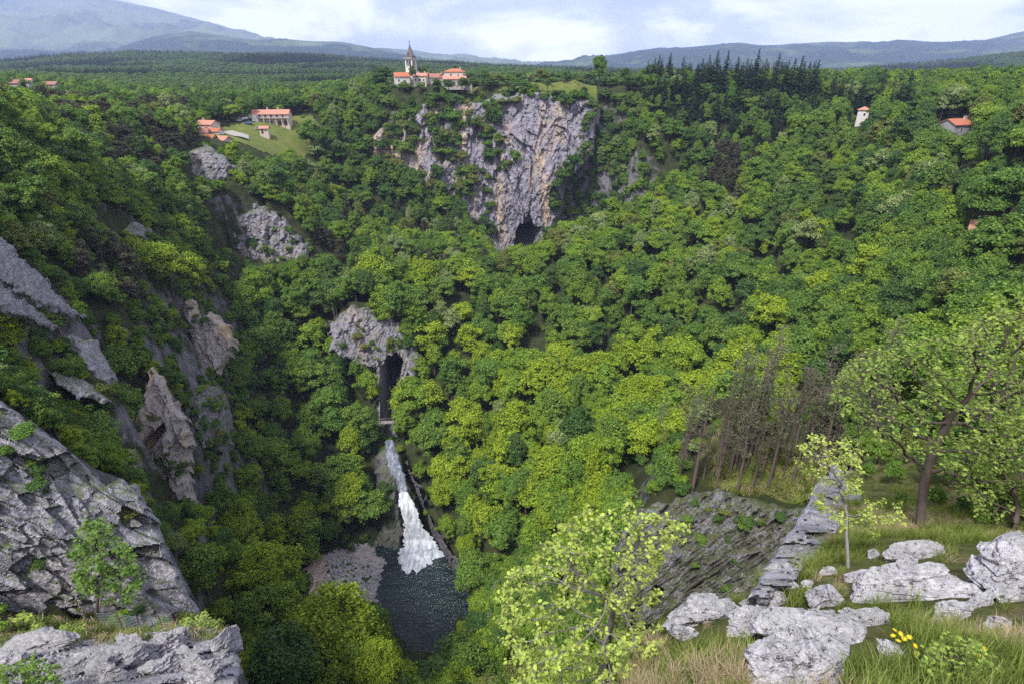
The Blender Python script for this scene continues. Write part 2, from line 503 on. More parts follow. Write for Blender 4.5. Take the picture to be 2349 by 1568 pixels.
FAR = [  # the plateau beyond
    (0, 205, 430), (300, 222, 520), (600, 226, 520), (800, 218, 540), (100, 195, 640), (500, 203, 700), (300, 168, 1050), (700, 182, 950), (870, 185, 900), (0, 175, 1100),
    (0, 158, 1500), (100, 138, 1600), (269, 127, 1700), (437, 130, 1700), (538, 130, 1700), (700, 132, 1700), (790, 138, 1700), (931, 149, 1700), (1055, 152, 1700), (1200, 160, 1700), (1300, 168, 1500), (1450, 185, 1000),
    (1880, 182, 1500), (2065, 169, 1700), (2200, 147, 1800), (2349, 123, 1800), (2000, 222, 700), (2349, 215, 620), (1700, 205, 650), (1800, 195, 1000), (2200, 190, 1000), (1100, 175, 900),
]
cp = [P(u, v, y) - np.array((0, 0, h)) for u, v, y, h in CT] + [np.array(q, float) for q in XYZ] + [P(u, v, y) for u, v, y in FAR]
for x_ in (-3200, -1500, 0, 1500, 3200):
    cp += [np.array((x_, 2400.0, -10.0)), np.array((x_, 4500.0, -60.0))]
cp += [P(u_, 201, y_) - np.array((0, 0, 1.0)) for y_ in (356, 375, 400, 450) for u_ in (900, 1000, 1120, 1220, 1320, 1420)]
cp += [np.array((-2500, 1500, 0.0)), np.array((2500, 1500, 40.0)), np.array((-900, 500, -10.0)), np.array((900, 500, -20.0))]
cp += [np.array((x_, -60.0, -2.0)) for x_ in (-400, -150, 0, 150, 400)]
cp = np.array(cp)

# pool, beach and torrent lie on known levels
ZW = -150.0
POOL_PX = [(862, 1378), (872, 1300), (898, 1262), (925, 1235), (1015, 1235), (1036, 1290), (1064, 1352), (1048, 1430), (1012, 1496), (935, 1502), (896, 1430)]
BEACH_PX = [(700, 1392), (702, 1330), (712, 1282), (790, 1262), (880, 1232), (905, 1258), (888, 1290), (872, 1330), (866, 1378), (800, 1392)]
POOL_W = np.array([Pz(u, v, ZW)[:2] for u, v in POOL_PX])
BEACH_W = np.array([Pz(u, v, ZW + 1.5)[:2] for u, v in BEACH_PX])
# torrent: pixel, water level, half width (m)
TOR = [(893, 1008, -122.0, 1.7), (899, 1040, -124.0, 2.0), (907, 1072, -126.5, 2.3), (920, 1096, -128.5, 2.0), (926, 1128, -132.0, 2.0), (938, 1168, -137.0, 3.2), (950, 1205, -142.5, 4.2), (962, 1238, -147.6, 5.8), (968, 1262, -149.8, 7.4)]
TORW = np.array([Pz(u, v, z) for u, v, z, w in TOR])
TORH = np.array([t[3] for t in TOR])

pts2 = cp[:, :2]
def K(d):
    return np.sqrt(d * d + 4.0)
D = np.hypot(pts2[:, None, 0] - pts2[None, :, 0], pts2[:, None, 1] - pts2[None, :, 1])
nP = len(cp)
A = np.zeros((nP + 3, nP + 3))
A[:nP, :nP] = -K(D) - np.eye(nP) * 0.5
A[:nP, nP] = 1; A[:nP, nP + 1:] = pts2 / 500.0
A[nP:, :nP] = A[:nP, nP:].T
sol = np.linalg.solve(A, np.concatenate([cp[:, 2], np.zeros(3)]))

def zbase(x, y):
    sh = np.shape(x)
    x = np.ravel(x).astype(float); y = np.ravel(y).astype(float)
    r = sol[nP] + sol[nP + 1] * x / 500.0 + sol[nP + 2] * y / 500.0
    for i in range(0, len(x), 8192):
        d = np.hypot(x[i:i + 8192, None] - pts2[None, :, 0], y[i:i + 8192, None] - pts2[None, :, 1])
        r[i:i + 8192] += -K(d) @ sol[:nP]
    return r.reshape(sh)

# rock faces: outline in the photo and distances of some of its points
ROCKS = {
    'church': dict(poly=[(845, 330), (880, 285), (960, 250), (985, 225), (1040, 222), (1075, 235), (1140, 215), (1210, 205), (1300, 222), (1350, 218), (1368, 240), (1362, 290), (1345, 350), (1310, 395), (1290, 430), (1278, 490), (1270, 555), (1230, 600), (1130, 602), (1100, 545), (1040, 500), (1000, 450), (930, 420), (860, 400)],
                   d=[(850, 330, 342), (1000, 250, 352), (1000, 440, 334), (1130, 230, 350), (1220, 400, 338), (1220, 580, 330), (1380, 240, 346), (1300, 450, 332), (1120, 560, 329)],
                   cave=[(1178, 575), (1184, 530), (1200, 505), (1212, 484), (1222, 508), (1240, 522), (1228, 556), (1222, 580)], depth=48, cfl=[(1214, 484), (1221, 430), (1219, 330), (1214, 300), (1217, 430)],
                   amp=5.0, step=3.0, mat='rock_cliff', quad=True),
    'arch': dict(poly=[(762, 740), (800, 695), (860, 698), (900, 720), (955, 760), (965, 830), (945, 880), (935, 960), (925, 1010), (880, 1015), (868, 960), (866, 850), (800, 815), (760, 800)],
                 d=[(780, 740, 203), (940, 780, 204), (900, 1000, 188), (800, 800, 199)],
                 cave=[(874, 955), (874, 838), (888, 812), (912, 808), (928, 826), (918, 868), (904, 905), (902, 1000), (888, 1005)], depth=46, amp=2.2, step=3.0, mat='rock_left'),
    'ivy_crag': dict(poly=[(478, 472), (520, 450), (600, 460), (650, 478), (690, 528), (715, 560), (700, 604), (640, 600), (580, 600), (540, 575), (480, 572), (465, 520)],
                     d=[(500, 460, 238), (690, 530, 236), (560, 600, 228), (700, 600, 230)], amp=3.6, step=3.0, mat='rock_left'),
    'hamlet_crag': dict(poly=[(425, 345), (470, 330), (510, 350), (540, 375), (525, 415), (480, 418), (425, 395)], d=[(430, 345, 246), (530, 370, 248), (430, 400, 240), (520, 412, 242)], amp=2.6, step=3.0, mat='rock_left'),
    'white_ledge': dict(poly=[(208, 488), (250, 482), (300, 500), (340, 518), (335, 545), (270, 530), (215, 508)], d=[(210, 488, 166), (335, 515, 172), (270, 530, 164)], amp=1.4, step=1.8, mat='rock_left'),
    'stump_crag': dict(poly=[(422, 690), (440, 680), (452, 722), (480, 708), (520, 735), (538, 790), (505, 845), (470, 860), (448, 825), (438, 760)], d=[(430, 690, 165), (530, 760, 166), (470, 860, 158)], amp=2.0, step=1.8, mat='rock_over'),
    'tilted_slab': dict(poly=[(-40, 520), (0, 545), (60, 598), (130, 668), (188, 722), (135, 706), (60, 672), (-40, 610)], d=[(0, 545, 80), (185, 720, 92), (0, 620, 77)], amp=1.0, step=1.8, mat='rock_slab'),
    'lower_slab': dict(poly=[(-40, 632), (0, 640), (60, 688), (125, 745), (60, 724), (-40, 690)], d=[(0, 640, 76), (120, 745, 84), (0, 690, 74)], amp=0.9, step=1.8, mat='rock_slab'),
    'leaning_fin': dict(poly=[(172, 768), (216, 775), (240, 815), (258, 860), (240, 874), (205, 850), (185, 800)], d=[(180, 770, 92), (255, 860, 90), (200, 850, 87)], amp=1.3, step=1.8, mat='rock_slab'),
    'broken_ledge': dict(poly=[(128, 850), (172, 840), (220, 880), (246, 912), (180, 895), (150, 875)], d=[(130, 850, 82), (240, 905, 83), (180, 895, 79)], amp=1.2, step=1.8, mat='rock_slab'),
    'overhang': dict(poly=[(298, 1012), (318, 960), (340, 900), (352, 838), (375, 865), (395, 915), (425, 945), (442, 1000), (436, 1050), (424, 1085), (450, 1145), (425, 1172), (365, 1168), (330, 1120), (312, 1060)],
                     d=[(350, 845, 98), (300, 1010, 93), (440, 1010, 97), (400, 1160, 92)], cave=[(322, 1030), (345, 985), (385, 955), (392, 970), (362, 1010), (345, 1060), (330, 1062)], depth=5,
                     amp=1.9, step=1.8, mat='rock_over'),
    'side_crag': dict(poly=[(452, 900), (480, 870), (515, 905), (530, 980), (520, 1030), (470, 1020), (448, 960)], d=[(460, 900, 122), (530, 980, 124), (480, 1030, 116)], amp=1.8, step=2.0, mat='rock_strata'),
    'great_slab': dict(poly=[(-60, 900), (0, 916), (45, 955), (125, 1008), (185, 1062), (235, 1112), (265, 1100), (310, 1112), (355, 1200), (395, 1290), (430, 1370), (468, 1432), (350, 1446), (250, 1420), (150, 1408), (-60, 1440)],
                       d=[(0, 920, 46), (200, 1080, 47), (310, 1110, 50), (460, 1420, 40.5), (0, 1430, 35), (240, 1400, 38.5)], amp=2.7, step=3.0, mat='rock_slab'),
    'near_ledge': dict(poly=[(-60, 1452), (120, 1462), (260, 1462), (330, 1448), (420, 1430), (500, 1436), (530, 1468), (545, 1520), (540, 1640), (-60, 1660)],
                       d=[(0, 1455, 27.5), (500, 1432, 29.5), (300, 1568, 21), (0, 1640, 18.5), (540, 1600, 21)], amp=1.0, step=4.0, mat='rock_ledge'),
    'strata': dict(poly=[(1420, 1240), (1470, 1165), (1560, 1140), (1640, 1120), (1720, 1140), (1800, 1162), (1880, 1172), (1860, 1260), (1800, 1330), (1730, 1400), (1640, 1440), (1540, 1440), (1440, 1430), (1410, 1330)],
                   d=[(1480, 1170, 49), (1640, 1130, 49), (1850, 1170, 46), (1450, 1400, 44), (1700, 1400, 40)], cave=[(1488, 1392), (1490, 1355), (1505, 1340), (1522, 1350), (1520, 1395)], depth=6,
                   amp=1.9, step=2.5, mat='rock_strata'),
    'rib': dict(poly=[(1898, 1085), (1922, 1062), (1940, 1095), (1985, 1105), (1965, 1150), (1925, 1192), (1895, 1232), (1858, 1275), (1810, 1330), (1750, 1378), (1722, 1362), (1765, 1300), (1800, 1245), (1838, 1185), (1870, 1135)],
                d=[(1925, 1085, 16.38), (1900, 1150, 11.7), (1850, 1230, 7.65), (1800, 1290, 5.58), (1735, 1355, 4.28), (1965, 1130, 13.95), (1920, 1190, 9.72), (1880, 1250, 6.84), (1765, 1365, 4.09)], amp=0.55, step=3.0, mat='rock_ledge'),
    'left_bank': dict(poly=[(868, 1040), (888, 1030), (902, 1090), (914, 1150), (925, 1215), (915, 1262), (880, 1285), (860, 1270), (870, 1200), (866, 1120)], d=[(880, 1040, 171), (920, 1230, 149), (865, 1270, 146)], amp=1.6, step=3.0, mat='rock_dark'),
    'right_bank': dict(poly=[(925, 1060), (940, 1085), (960, 1120), (975, 1180), (1000, 1220), (1030, 1260), (1060, 1300), (1080, 1360), (1070, 1420), (1050, 1400), (1044, 1330), (1020, 1270), (990, 1232), (960, 1180), (935, 1115)], d=[(930, 1065, 168), (1000, 1220, 148), (1070, 1350, 129)], amp=1.6, step=3.0, mat='rock_dark'),
}
for r in ROCKS.values():
    dd = np.array(r['d'], float)
    cols = [np.ones(len(dd)), dd[:, 0] / 1000, dd[:, 1] / 1000]
    if len(dd) >= 8: cols += [(dd[:, 0] / 1000) ** 2, (dd[:, 1] / 1000) ** 2]
    r['c'] = np.linalg.lstsq(np.stack(cols, 1), 1 / dd[:, 2], rcond=None)[0]
def rock_y(r, u, v):
    c = r['c']
    q = c[0] + c[1] * u / 1000 + c[2] * v / 1000
    if len(c) > 3: q = q + c[3] * (u / 1000) ** 2 + c[4] * (v / 1000) ** 2
    return 1 / np.maximum(q, 1e-4)

# main terrain grid
STEP = 2.0
gx = np.arange(-440, 441, STEP); gy = np.arange(-16, 481, STEP)
GX, GY = np.meshgrid(gx, gy)
GZ = zbase(GX, GY)
q = np.stack([GX, GY, GX * 0], -1)
GZ += fbm(q / 26.0, 4, 3) * 2.6 * sstep(10, 40, np.hypot(GX, GY)) * (1 - 0.6 * sstep(330, 380, GY))
# water basin and torrent bed
def wpoly(x, y, poly):
    return inpoly(x, y, [tuple(p) for p in poly]), polydist(x, y, [tuple(p) for p in poly])
ins, dist = wpoly(GX, GY, POOL_W)
GZ = np.where(ins, np.minimum(GZ, ZW - np.minimum(dist * 0.5, 3.0) - 0.4), GZ)
near_p = (~ins) & (dist < 3)
GZ = np.where(near_p, np.maximum(GZ, ZW + 0.3 + dist * 0.4), GZ)
ins_b, dist_b = wpoly(GX, GY, BEACH_W)
GZ = np.where(ins_b & ~ins, ZW + 0.6 + np.minimum(dist, 12) * 0.12, GZ)
best = np.full(GX.shape, 1e9); bz = np.zeros(GX.shape); bw = np.zeros(GX.shape)
for i in range(len(TORW) - 1):
    a, b = TORW[i], TORW[i + 1]
    L = b[:2] - a[:2]
    t = np.clip(((GX - a[0]) * L[0] + (GY - a[1]) * L[1]) / (L @ L), 0, 1)
    d = np.hypot(GX - a[0] - t * L[0], GY - a[1] - t * L[1])
    m = d < best
    best = np.where(m, d, best); bz = np.where(m, a[2] + t * (b[2] - a[2]), bz); bw = np.where(m, TORH[i] + t * (TORH[i + 1] - TORH[i]), bw)
GZ = np.where(best < bw + 1.0, np.minimum(GZ, bz - 1.5), GZ)
GZ = np.where((best >= bw + 1.0) & (best < bw + 3), np.minimum(GZ, bz + 3.0), GZ)

# terrain must not stand in front of what the photo shows free, nor fall away behind a rock face
def drop_front(poly, ytest, n=160):
    global GZ
    for _ in range(n):
        u, v, d = proj(np.stack([GX, GY, GZ], -1))
        m = inpoly(u, v, poly) & (GY < ytest(u, v)) & (GY > 1)
        if not m.any(): break
        GZ = np.where(m, GZ - 1.0, GZ)
def lift_behind(r, n=90):
    global GZ
    for _ in range(n):
        u, v, d = proj(np.stack([GX, GY, GZ], -1))
        yy = rock_y(r, u, v)
        m = inpoly(u, v, r['poly']) & (GY >= yy + 1.0) & (GY < yy + 40)
        if not m.any(): break
        GZ = np.where(m, GZ + 1.0, GZ)
TORPOLY = [(880, 1000), (905, 1000), (912, 1050), (930, 1085), (945, 1130), (965, 1180), (1010, 1230), (925, 1250), (915, 1150), (905, 1095), (885, 1060)]
for r in ROCKS.values():
    drop_front(r['poly'], lambda u, v: rock_y(r, u, v) + 1.0)
for k in ('church', 'arch', 'ivy_crag', 'overhang', 'great_slab', 'strata'):
    lift_behind(ROCKS[k])
drop_front(POOL_PX, lambda u, v: 150 / np.tan(PITCH + np.arctan((v - H / 2) / F)) - 2.5)
drop_front(BEACH_PX, lambda u, v: 148 / np.tan(PITCH + np.arctan((v - H / 2) / F)) - 3)
drop_front(TORPOLY, lambda u, v: 146 + 0 * u)

def zt(x, y):
    """height of the finished main terrain"""
    fx = np.clip((np.asarray(x, float) - gx[0]) / STEP, 0, len(gx) - 1.001); fy = np.clip((np.asarray(y, float) - gy[0]) / STEP, 0, len(gy) - 1.001)
    i = fx.astype(int); j = fy.astype(int); a = fx - i; b = fy - j
    return (GZ[j, i] * (1 - a) * (1 - b) + GZ[j, i + 1] * a * (1 - b) + GZ[j + 1, i] * (1 - a) * b + GZ[j + 1, i + 1] * a * b)

def hit(u, v, y0=20, y1=470):
    ys = np.arange(y0, y1, 0.5)
    p = P(u, v, ys)
    z = zt(p[:, 0], p[:, 1])
    k = np.nonzero(p[:, 2] <= z)[0]
    if len(k) == 0: return p[-1]
    return np.array((p[k[0], 0], p[k[0], 1], z[k[0]]))

def grid_faces(nr, nc, keep=None):
    i = np.arange(nr - 1)[:, None] * nc + np.arange(nc - 1)[None, :]
    f = np.stack([i, i + 1, i + nc + 1, i + nc], -1)
    if keep is not None: return f[keep]
    return f.reshape(-1, 4)

# the gorge opens right of the corner ledge
for _ in range(80):
    u, v, d = proj(np.stack([GX, GY, GZ], -1))
    m = inpoly(u, v, [(548, 1900), (548, 1440), (475, 1425), (440, 1330), (700, 1290), (1110, 1420), (1110, 1900)]) & (GY > 6) & (GY < 58)
    if not m.any(): break
    GZ = np.where(m, GZ - 1.0, GZ)
# the slope drops away behind the pine ledge
for _ in range(60):
    u, v, d = proj(np.stack([GX, GY, GZ], -1))
    m = inpoly(u, v, [(1440, 600), (2050, 600), (2000, 950), (1900, 975), (1500, 985)]) & (GY > 76) & (GY < 118) & (GX > 10)
    if not m.any(): break
    GZ = np.where(m, GZ - 1.0, GZ)
# near ground (right foreground) is a finer sheet of its own; the coarse sheet dips beneath it
NEAR = [(1560, 1568, 2.6), (1800, 1568, 2.3), (2349, 1568, 2.1), (1800, 1480, 3.05), (2349, 1480, 2.8), (1620, 1480, 3.3), (1560, 1440, 3.9), (1700, 1400, 4.1), (2000, 1400, 3.9), (2349, 1400, 3.6),
        (1560, 1400, 4.4), (1720, 1350, 5.0), (1850, 1320, 5.2), (2100, 1320, 4.9), (2349, 1320, 4.6), (1800, 1290, 6.6), (1900, 1260, 7.0), (2100, 1260, 6.4), (2349, 1250, 6.0), (1850, 1230, 9.0), (1950, 1200, 9.4), (2100, 1215, 8.8), (2349, 1215, 8.4),
        (1900, 1150, 14.0), (2050, 1130, 13.5), (2250, 1120, 13), (1930, 1080, 21), (2100, 1040, 19), (2349, 1050, 18), (2349, 960, 26), (2150, 980, 26), (2000, 1040, 25)]
NXYZ = [(1.0, 1.0, -2.6), (3, 0.5, -2.2), (0.2, 2.4, -6.0), (0.3, 4.0, -8.6), (0.9, 5.6, -9.6), (1.6, 8.0, -12.0), (2.8, 10.5, -14), (4.0, 14, -17), (6.0, 20, -22), (9, 25, -25), (0.2, 6, -16), (0.3, 9, -24), (1.2, 11, -26), (1.5, 14, -32), (3, 18, -36), (4, 22, -40), (7, 27, -44), (0.2, 20, -50), (0.2, 27, -60), (8, 4, -5), (14, 8, -6), (20, 16, -9), (24, 26, -14), (12, 1, -3)]
ncp = np.array([P(u, v, y) for u, v, y in NEAR] + [np.array(q_, float) for q_ in NXYZ])
nn = len(ncp)
Dn = np.hypot(ncp[:, None, 0] - ncp[None, :, 0], ncp[:, None, 1] - ncp[None, :, 1])
An = np.zeros((nn + 3, nn + 3)); An[:nn, :nn] = -np.sqrt(Dn ** 2 + 0.16); An[:nn, nn] = 1; An[:nn, nn + 1:] = ncp[:, :2]; An[nn:, :nn] = An[:nn, nn:].T
nsol = np.linalg.solve(An, np.concatenate([ncp[:, 2], np.zeros(3)]))
def zn(x, y):
    sh = np.shape(x); x = np.ravel(x).astype(float); y = np.ravel(y).astype(float)
    r = nsol[nn] + nsol[nn + 1] * x + nsol[nn + 2] * y
    for i in range(0, len(x), 8192):
        d = np.hypot(x[i:i + 8192, None] - ncp[None, :, 0], y[i:i + 8192, None] - ncp[None, :, 1])
        r[i:i + 8192] += -np.sqrt(d * d + 0.16) @ nsol[:nn]
    r += fbm(np.stack([x, y, x * 0], -1) * 1.3, 4, 5) * 0.10
    return r.reshape(sh)
nm = (GX > -2) & (GX < 30) & (GY < 30) & (GY > -3)
GZ = np.where(nm, np.minimum(GZ, zn(GX, GY) - 2.5), GZ)
drop_front([(1440, 1568), (1440, 1400), (1700, 1380), (1780, 1310), (1850, 1180), (1990, 1050), (2349, 960), (2349, 1568)], lambda u, v: 0 * u + 28.0, 60)

# forest floor
ctr = lambda A_: (A_[:-1, :-1] + A_[1:, :-1] + A_[:-1, 1:] + A_[1:, 1:]) / 4
FC = np.stack([ctr(GX), ctr(GY), ctr(GZ)], -1)
cu, cv, cd = proj(FC)
keep = np.ones(cu.shape, bool)
for k in ('church', 'arch'):
    r = ROCKS[k]
    cvp = np.array(r['cave']); cc = cvp.mean(0); big = [tuple(cc + (p - cc) * (1.1, 1.0)) for p in cvp]
    yy = rock_y(r, cu, cv)
    keep &= ~(inpoly(cu, cv, big) & (FC[..., 1] > yy - 1.0) & (FC[..., 1] < yy + 45))
me = mesh_from('forest_floor', np.stack([GX, GY, GZ], -1), grid_faces(*GX.shape, keep), True, [M['ground']])
tag(link('terrain', me), 'dark wooded gorge sides and plateau ground', kind='structure')
# plateau and plain beyond
fy = 476 + np.cumsum(np.concatenate([[0], np.linspace(8, 90, 90)])); fx = np.arange(-3600, 3601, 40.0)
FX, FY = np.meshgrid(fx, fy)
FZ = zbase(FX, FY) + fbm(np.stack([FX, FY, FX * 0], -1) / 160, 3, 9) * 6 * sstep(500, 900, FY)
FZ = np.where(FY < 480, FZ - 0.6, FZ)
tag(link('plain', mesh_from('plain', np.stack([FX, FY, FZ], -1), grid_faces(*FX.shape), True, [M['ground']])), 'wooded plateau beyond the church hill', kind='structure')

# near ground sheet
nx = np.arange(0.2, 26, 0.14); ny = np.arange(0.8, 27.5, 0.14)
NX, NY = np.meshgrid(nx, ny)
NZ = zn(NX, NY)
NOTNEAR = [(-3000, -3000), (-3000, 1700), (1400, 1700), (1470, 1460), (1530, 1398), (1690, 1378), (1760, 1318), (1845, 1200), (1900, 1120), (1990, 1050), (2100, 1010), (2349, 940), (3000, 800), (3000, -3000)]
for _ in range(150):
    u_, v_, d_ = proj(np.stack([NX, NY, NZ], -1))
    m_ = inpoly(u_, v_, NOTNEAR) & (NY > 1.5)
    if not m_.any(): break
    NZ = np.where(m_, NZ - 0.2, NZ)
def near_mat():
    t = NT('near_ground')
    ps = t.pos()
    c = t.ramp(t.noise(1.6, 6, 0.7, ps), [(0.3, (0.03, 0.035, 0.012)), (0.5, (0.07, 0.085, 0.022)), (0.68, (0.14, 0.11, 0.06))])
    return t.done(t.bsdf(c, 0.95, t.bump(t.noise(18, 5, 0.7, ps), 0.8, 0.05), 0.1))
M['near_ground'] = near_mat()
tag(link('near_ground', mesh_from('near_ground', np.stack([NX, NY, NZ], -1), grid_faces(*NX.shape), True, [M['near_ground']])), 'rocky grass slope at the near rim', kind='structure')

# ------------------------------------------------------------------ rock faces
ROCK_LABEL = {
    'church': ('cliff', 'tall grey and ochre limestone cliff below the church village with a dark cave'),
    'arch': ('cliff', 'grey rock wall over the dark river cave above the waterfall'),
    'ivy_crag': ('cliff', 'broad pale crag on the left ridge above the forest'),
    'hamlet_crag': ('cliff', 'small grey crag just below the red roofed farm'),
    'white_ledge': ('cliff', 'low pale ledge among the trees of the left wall'),
    'stump_crag': ('cliff', 'pinkish rock stump between the left wall and the gorge'),
    'tilted_slab': ('cliff', 'upper tilted grey slab at the left edge'),
    'lower_slab': ('cliff', 'lower tilted grey slab at the left edge behind a pine'),
    'leaning_fin': ('cliff', 'leaning grey rock fin among shrubs on the left wall'),
    'broken_ledge': ('cliff', 'broken grey ledge below the leaning fin'),
    'overhang': ('cliff', 'orange and grey overhanging rock with a dark hollow'),
    'side_crag': ('cliff', 'small mottled crag right of the orange overhang'),
    'great_slab': ('cliff', 'great grey sloping rock slab at the lower left'),
    'near_ledge': ('cliff', 'broken grey rock ledge in the lower left corner'),
    'strata': ('cliff', 'mossy tilted rock strata below the pine ledge'),
    'rib': ('cliff', 'pale leaning rock rib between the strata and the sapling'),
    'left_bank': ('cliff', 'dark wet rock on the left bank of the waterfall'),
    'right_bank': ('cliff', 'dark wet rock on the right bank of the waterfall'),
}
for si, (key, r) in enumerate(ROCKS.items()):
    poly = r['poly']; st = r['step']
    pu = np.array(poly)
    us = np.arange(pu[:, 0].min() - 26, pu[:, 0].max() + 27, st); vs = np.arange(pu[:, 1].min() - 26, pu[:, 1].max() + 27, st)
    U, V = np.meshgrid(us, vs)
    rag = 6 * vnoise(np.stack([U / 14, V / 14, U * 0], -1), si)
    rag2 = 6 * vnoise(np.stack([U / 14, V / 14, U * 0 + 9], -1), si + 50)
    sd_ = polydist(U + rag, V + rag2, poly)
    inp = inpoly(U + rag, V + rag2, poly)
    dist = np.where(inp, sd_, -sd_)
    MARG = 10.0
    inside = dist > -MARG
    Y = rock_y(r, U, V)
    p0 = P(U, V, Y)
    dep = proj(p0)[2]
    mpp = dep / F                                     # metres per photo pixel
    s = r['amp']
    wq = p0 / (s * 2.6)
    if key == 'strata':                               # beds rising to the right
        c_, s_ = math.cos(math.radians(38)), math.sin(math.radians(38))
        x_ = p0[..., 0]; z_ = p0[..., 2]
        a_ = (x_ * c_ + z_ * s_); b_ = (-x_ * s_ + z_ * c_)
        q_ = np.stack([a_ / 3.0, b_ / 0.55, p0[..., 1] / 6], -1)
        disp = fbm(q_, 4, si, 0.6, True) * s * 0.8 + fbm(p0 / 5, 3, si + 5) * s * 0.45
    else:
        if key in ('church', 'arch', 'ivy_crag', 'hamlet_crag', 'left_bank', 'right_bank', 'overhang', 'stump_crag', 'rib'):
            bq = wq * np.array((1.5, 1.5, 0.45))         # upright flutes
        else:                                            # beds leaning down to the right
            c_, s_ = math.cos(0.75), math.sin(0.75)
            bq = np.stack([(wq[..., 0] * c_ - wq[..., 2] * s_) * 0.55, wq[..., 1] * 1.2, (wq[..., 0] * s_ + wq[..., 2] * c_) * 1.7], -1)
        disp = s * (0.45 * cells(bq * 1.1, si) + 0.26 * cells(bq * 2.7, si + 40) + 0.13 * cells(bq * 6.5, si + 80))
        disp = disp + s * (0.7 * fbm(wq * 0.45, 3, si + 77) + 0.25 * fbm(bq * 2.2, 4, si, 0.6, True))
    off = -disp - 0.7 * s * (key not in ('left_bank', 'right_bank', 'great_slab', 'near_ledge'))                                        # towards +Y is back
    ek = np.clip((9 - dist) / (9 + MARG), 0, 1)       # the rim of the face bends back into the slope
    off = off * (1 - ek * 0.6)
    if 'cave' in r:
        ic = inpoly(U + rag * .35, V + rag2 * .35, r['cave'])
        dc = np.where(ic, polydist(U, V, r['cave']), 0)
        off = np.where(ic, off * 0.5 + r['depth'] * (0.55 + 0.45 * sstep(0, 12, dc)), off)
    if 'cfl' in r:                                     # the fissure over the cave
        dl = np.full(U.shape, 1e9)
        cf = r['cfl'][:-1]
        for a, b in zip(cf[:-1], cf[1:]):
            L = (b[0] - a[0]) ** 2 + (b[1] - a[1]) ** 2
            t = np.clip(((U - a[0]) * (b[0] - a[0]) + (V - a[1]) * (b[1] - a[1])) / L, 0, 1)
            dl = np.minimum(dl, np.hypot(U - a[0] - t * (b[0] - a[0]), V - a[1] - t * (b[1] - a[1])))
        off = off + 4.5 * (1 - sstep(0.8, 4.0, dl + 2.0 * rag / 6)) * (0.4 + 0.6 * sstep(330, 440, V))
    back = np.array((0.0, 1.0, 0.18)) if key != 'strata' else np.array((0, 0.8, -0.5))
    ray = p0 / np.linalg.norm(p0, axis=-1, keepdims=True)
    if key in ('rib', 'near_ledge', 'strata', 'great_slab'):   # seen steeply from above: relief stands out of the slope
        pts = p0 + off[..., None] * ray
    else:
        pts = p0 + off[..., None] * back / np.linalg.norm(back)
    pts = pts + (ek ** 2 * (mpp * 30 + s * 0.6))[..., None] * ray - (ek ** 3 * mpp * 20 * (np.gradient(dist, axis=0) > 0))[..., None] * np.array((0, 0, 1.0))
    # caves run straight away from the viewer's side of the wall
    kq = inside[:-1, :-1] & inside[1:, :-1] & inside[:-1, 1:] & inside[1:, 1:]
    f = grid_faces(*U.shape, kq)[:, ::-1]
    usedv = np.unique(f); remap = np.full(U.size, -1); remap[usedv] = np.arange(len(usedv))
    nm_, lb_ = ROCK_LABEL[key]
    o = link(nm_, mesh_from(nm_, pts.reshape(-1, 3)[usedv], remap[f], False, [M[r['mat']]]))
    tag(o, lb_, kind='structure')
    r['obj'] = o; r['pts'] = pts; r['UV'] = (U, V); r['in'] = inside

# ------------------------------------------------------------------ water
def water_mat():
    t = NT('pool_water')
    ps = t.pos((0.7, 1.6, 1), (0, 0, 0.1))
    n = t.noise(0.9, 4, 0.6, ps, 0.8)
    n2 = t.noise(3.2, 3, 0.6, ps, 0.5)
    h = t.math('ADD', n, t.math('MULTIPLY', n2, 0.3))
    c = t.ramp(t.noise(0.14, 3, 0.5, t.pos()), [(0.35, (0.003, 0.010, 0.014)), (0.65, (0.006, 0.022, 0.022))])
    return t.done(t.bsdf(c, 0.2, t.bump(h, 0.6, 0.9), 0.55))
M['water'] = water_mat()
def foam_mat():
    t = NT('foam')
    ps = t.pos((1, 0.35, 0.35))
    n = t.noise(0.8, 6, 0.65, ps, 0.8)
    c = t.ramp(n, [(0.34, (0.22, 0.26, 0.29)), (0.5, (0.50, 0.53, 0.58)), (0.66, (0.76, 0.77, 0.80))])
    return t.done(t.bsdf(c, 0.55, t.bump(n, 0.8, 0.6), 0.3))
M['foam'] = foam_mat()
def rapid_mat():
    t = NT('rapid')
    n = t.noise(0.8, 6, 0.7, t.pos((1, 0.4, 0.4)), 0.6)
    c = t.ramp(n, [(0.38, (0.05, 0.06, 0.08)), (0.55, (0.15, 0.17, 0.21)), (0.70, (0.42, 0.45, 0.50))])
    return t.done(t.bsdf(c, 0.35, t.bump(n, 0.8, 0.5), 0.4))
M['rapid'] = rapid_mat()
# pool surface (real waves)
px0, py0 = POOL_W.min(0) - 14; px1, py1 = POOL_W.max(0) + 14
PX, PY = np.meshgrid(np.arange(px0, px1, 0.45), np.arange(py0, py1, 0.45))
wq = np.stack([PX * 0.32, PY * 0.85, PX * 0], -1)
PZ = ZW + 0.34 * fbm(wq, 3, 21, 0.5) + 0.2 * fbm(wq * 0.4, 2, 4)
tag(link('pool_water', mesh_from('pool_water', np.stack([PX, PY, PZ], -1), grid_faces(*PX.shape), True, [M['water']])), 'dark rippled pool at the foot of the waterfall', kind='structure')
